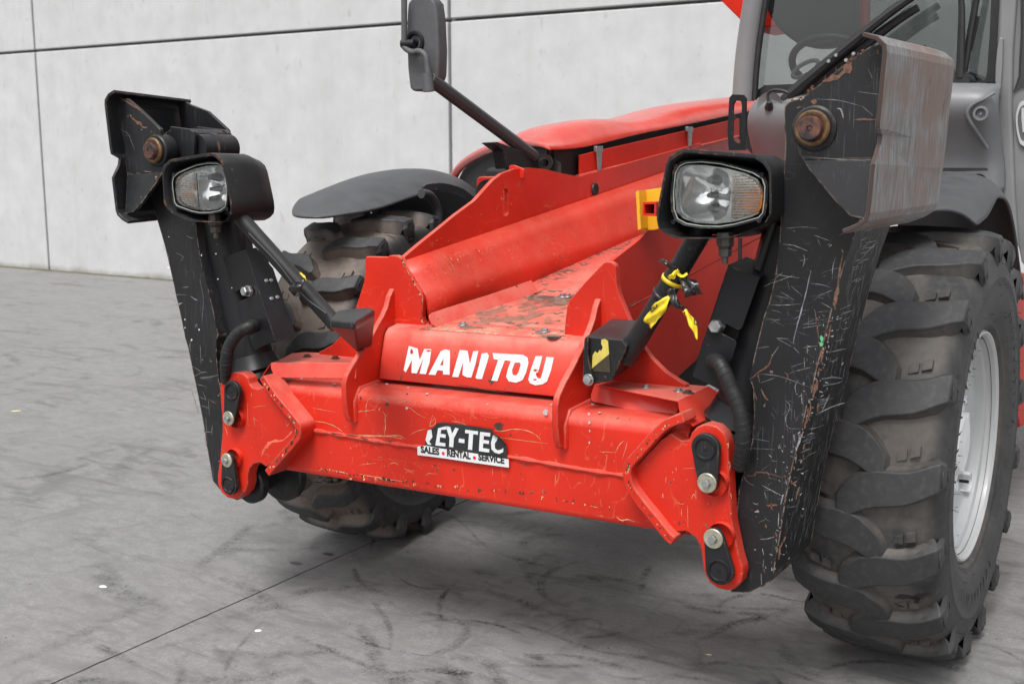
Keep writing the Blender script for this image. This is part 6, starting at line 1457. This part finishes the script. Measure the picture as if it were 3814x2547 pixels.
#@@TAPE
# ------------------------------------------------------------------ barrier tape knots tied on the brace tubes
def film(name, rows, mat, parent, th=.0004):
    return sheet(name, rows, th, mat, parent, auto=20)
def crumple(p, amp, s=60): return ev((noise.noise(p*s), noise.noise(p*s+ev((7, 1, 3))), noise.noise(p*s+ev((2, 9, 4)))))*amp
def tail(name, zone, cen, widths, y, mat, parent, n=16, amp=.005):
    c = spline([U1(zone, p, 'y', y+dy) for (p, dy) in cen], 6); m = len(c); rows = []
    for i, p in enumerate(c):
        u = i/(m-1); wi = widths[0]+(widths[1]-widths[0])*u if len(widths) == 2 else (widths[0]+(widths[1]-widths[0])*min(1, u*2) if u < .5 else widths[1]+(widths[2]-widths[1])*(u-.5)*2)
        d = (c[min(i+1, m-1)]-c[max(i-1, 0)]).normalized(); s = d.cross(ev((0, 1, 0))).normalized()
        rows.append([p+s*wi*(v-.5)+ev((0, .35*wi*math.sin(v*9+i*.5)*.5, 0))+crumple(p+s*v*.02, amp) for v in [k/6 for k in range(7)]])
    return film(name, rows, mat, parent)
tp = empty('barrier_tape', world(U1('a5', (830, 230), 'y', -.90))); tag(tp, 'yellow and black barrier tape knotted round the lamp brace nearest the big tyre', 'tape', 'barrier tape remnants')
def mk(o): return par(o, tp)
ax_ = (BB-BA).normalized(); kc = BA+(BB-BA)*.62
for i, (dd, mt) in enumerate(((.004, 'tapey'), (-.045, 'tapeb'))):
    v, f = tube_g([kc+ax_*(dd-.005)+crumple(kc+ax_*dd, .002), kc+ax_*(dd+.005)], [.029+.001*i, .0305+.001*i], 18); mk(mesh('wrap', v, f, M[mt], tp, smooth=True))
mk(tail('tail', 'a5', [((775, 395), 0), ((735, 440), -.01), ((670, 520), -.01), ((610, 600), 0)], (.005, .030, .032), -.945, M['tapey'], tp, amp=.002))
mk(tail('tail', 'a5', [((880, 500), 0), ((920, 560), 0), ((955, 640), 0), ((972, 715), 0)], (.012, .019, .004), -.945, M['tapey'], tp, amp=.002))
mk(tail('twist', 'a5', [((785, 350), 0), ((800, 420), -.005), ((840, 460), 0), ((890, 505), 0)], (.018, .016), -.945, M['tapeb'], tp, amp=.010))
mk(tail('flap', 'a5', [((850, 255), 0), ((890, 300), -.01), ((930, 350), -.02), ((955, 395), -.01)], (.012, .040, .058), -.945, M['tapeb'], tp, amp=.005))
mk(tail('stub', 'a5', [((810, 210), 0), ((770, 175), -.01), ((730, 150), -.01), ((695, 135), 0)], (.014, .014, .006), -.945, M['tapeb'], tp, amp=.006))
mk(tail('knot', 'a5', [((775, 240), 0), ((800, 262), -.01), ((825, 215), -.01), ((860, 245), 0), ((905, 228), 0)], (.009, .007), -.955, M['tapey'], tp, amp=.007))
mk(tail('knot', 'a5', [((770, 275), 0), ((795, 250), -.012), ((820, 200), 0)], (.009, .006), -.96, M['tapey'], tp, amp=.007))
for s, p, q in (('D', (945, 600), (948, 650)), ('ED', (640, 520), (690, 470))):
    a = U1('a5', p, 'y', -.958); b_ = U1('a5', q, 'y', -.958)
    mk(text('print', s, .022, a, (b_-a) if s != 'D' else ev((.9, 0, -.3)), (0, 0, 1) if s == 'D' else ev((-.6, 0, .5)), (0, -1, 0), M['ink'], tp, .0001, .0004))
tp2 = empty('barrier_tape', world(U1('a2', (1380, 500), 'y', -.93))); tag(tp2, 'small black tape knot tied round the lamp brace in front of the muddy tyre', 'tape', 'barrier tape remnants')
kc2 = LA+(LB-LA)*.50; ax2 = (LB-LA).normalized()
def mk2(o): return par(o, tp2)
kc2 = U1('a2', (1330, 570), 'y', LA.y+(LB.y-LA.y)*.4)
v, f = tube_g([kc2-ax2*.012, kc2+ax2*.012], [.0275, .027], 18); mk2(mesh('wrap', v, f, M['tapeb'], tp2, smooth=True))
mk2(tail('flap', 'a2', [((1385, 490), 0), ((1350, 530), -.01), ((1310, 570), -.01), ((1290, 600), 0)], (.006, .030, .050), -.93, M['tapeb'], tp2, amp=.008))
mk2(tail('knot', 'a2', [((1345, 430), 0), ((1380, 460), 0), ((1400, 480), 0), ((1415, 510), 0)], (.005, .003), -.935, M['tapey'], tp2, amp=.003))
# small litter on the yard
def bit(name, label, zone, px, mat, size, cat, rot=0):
    ox, oy, s = ZO[zone]; x, y = ox+px[0]*s, oy+px[1]*s; d = r2*((x-1907)/FOC)+u2*(-(y-1273.5)/FOC)+fwd; t = -CAM.z/d.z; p = CAM+d*t
    n = 9; V = []
    for k in range(n): a = k/n*6.283; V.append((math.cos(a)*size[0]*random.uniform(.7, 1.1), math.sin(a)*size[1]*random.uniform(.7, 1.1), .001))
    V += [(x_*.7, y_*.7, size[2]) for x_, y_, _ in V]; F = [tuple(range(n, 2*n))]+[(i, (i+1) % n, n+(i+1) % n, n+i) for i in range(n)]
    o = mesh(name, V, F, mat, raw=True, smooth=True, auto=60); o.location = (p.x, p.y, 0); o.rotation_euler = (0, 0, rot); tag(o, label, cat)
bit('straw_piece', 'pale straw piece on the far left of the concrete yard', 'm', (38, 943), M['straw'], (.03, .008, .006), 'straw', .9)
bit('paper_scrap', 'white scrap on the concrete left of the sawn joint', 'm', (237, 1345), M['whitechip'], (.016, .010, .004), 'scrap', .2)
bit('paper_scrap', 'white scrap on the concrete right of the sawn joint', 'm', (592, 1446), M['whitechip'], (.014, .007, .004), 'scrap', .6)
bit('straw_piece', 'tiny yellow straw piece near the bottom edge right of centre', 'm', (1625, 1501), M['straw'], (.012, .003, .003), 'straw', .2)
for i, (p, sz) in enumerate((((678, 1291), (.028, .017)), ((752, 1270), (.026, .014)))):
    ox, oy, s = ZO['m']; x, y = p[0]*s, p[1]*s; d = r2*((x-1907)/FOC)+u2*(-(y-1273.5)/FOC)+fwd; t = -CAM.z/d.z; q = CAM+d*t
    V = [(math.cos(a)*sz[0]*random.uniform(.8, 1.15), math.sin(a)*sz[1]*random.uniform(.8, 1.15), .0012) for a in [k/14*6.283 for k in range(14)]]
    o = mesh('oil_spot', V, [tuple(range(14))], plain('oil_stain', (.05, .05, .05), .5, bmp=0), raw=True); o.location = (q.x, q.y, 0); o['kind'] = 'structure'
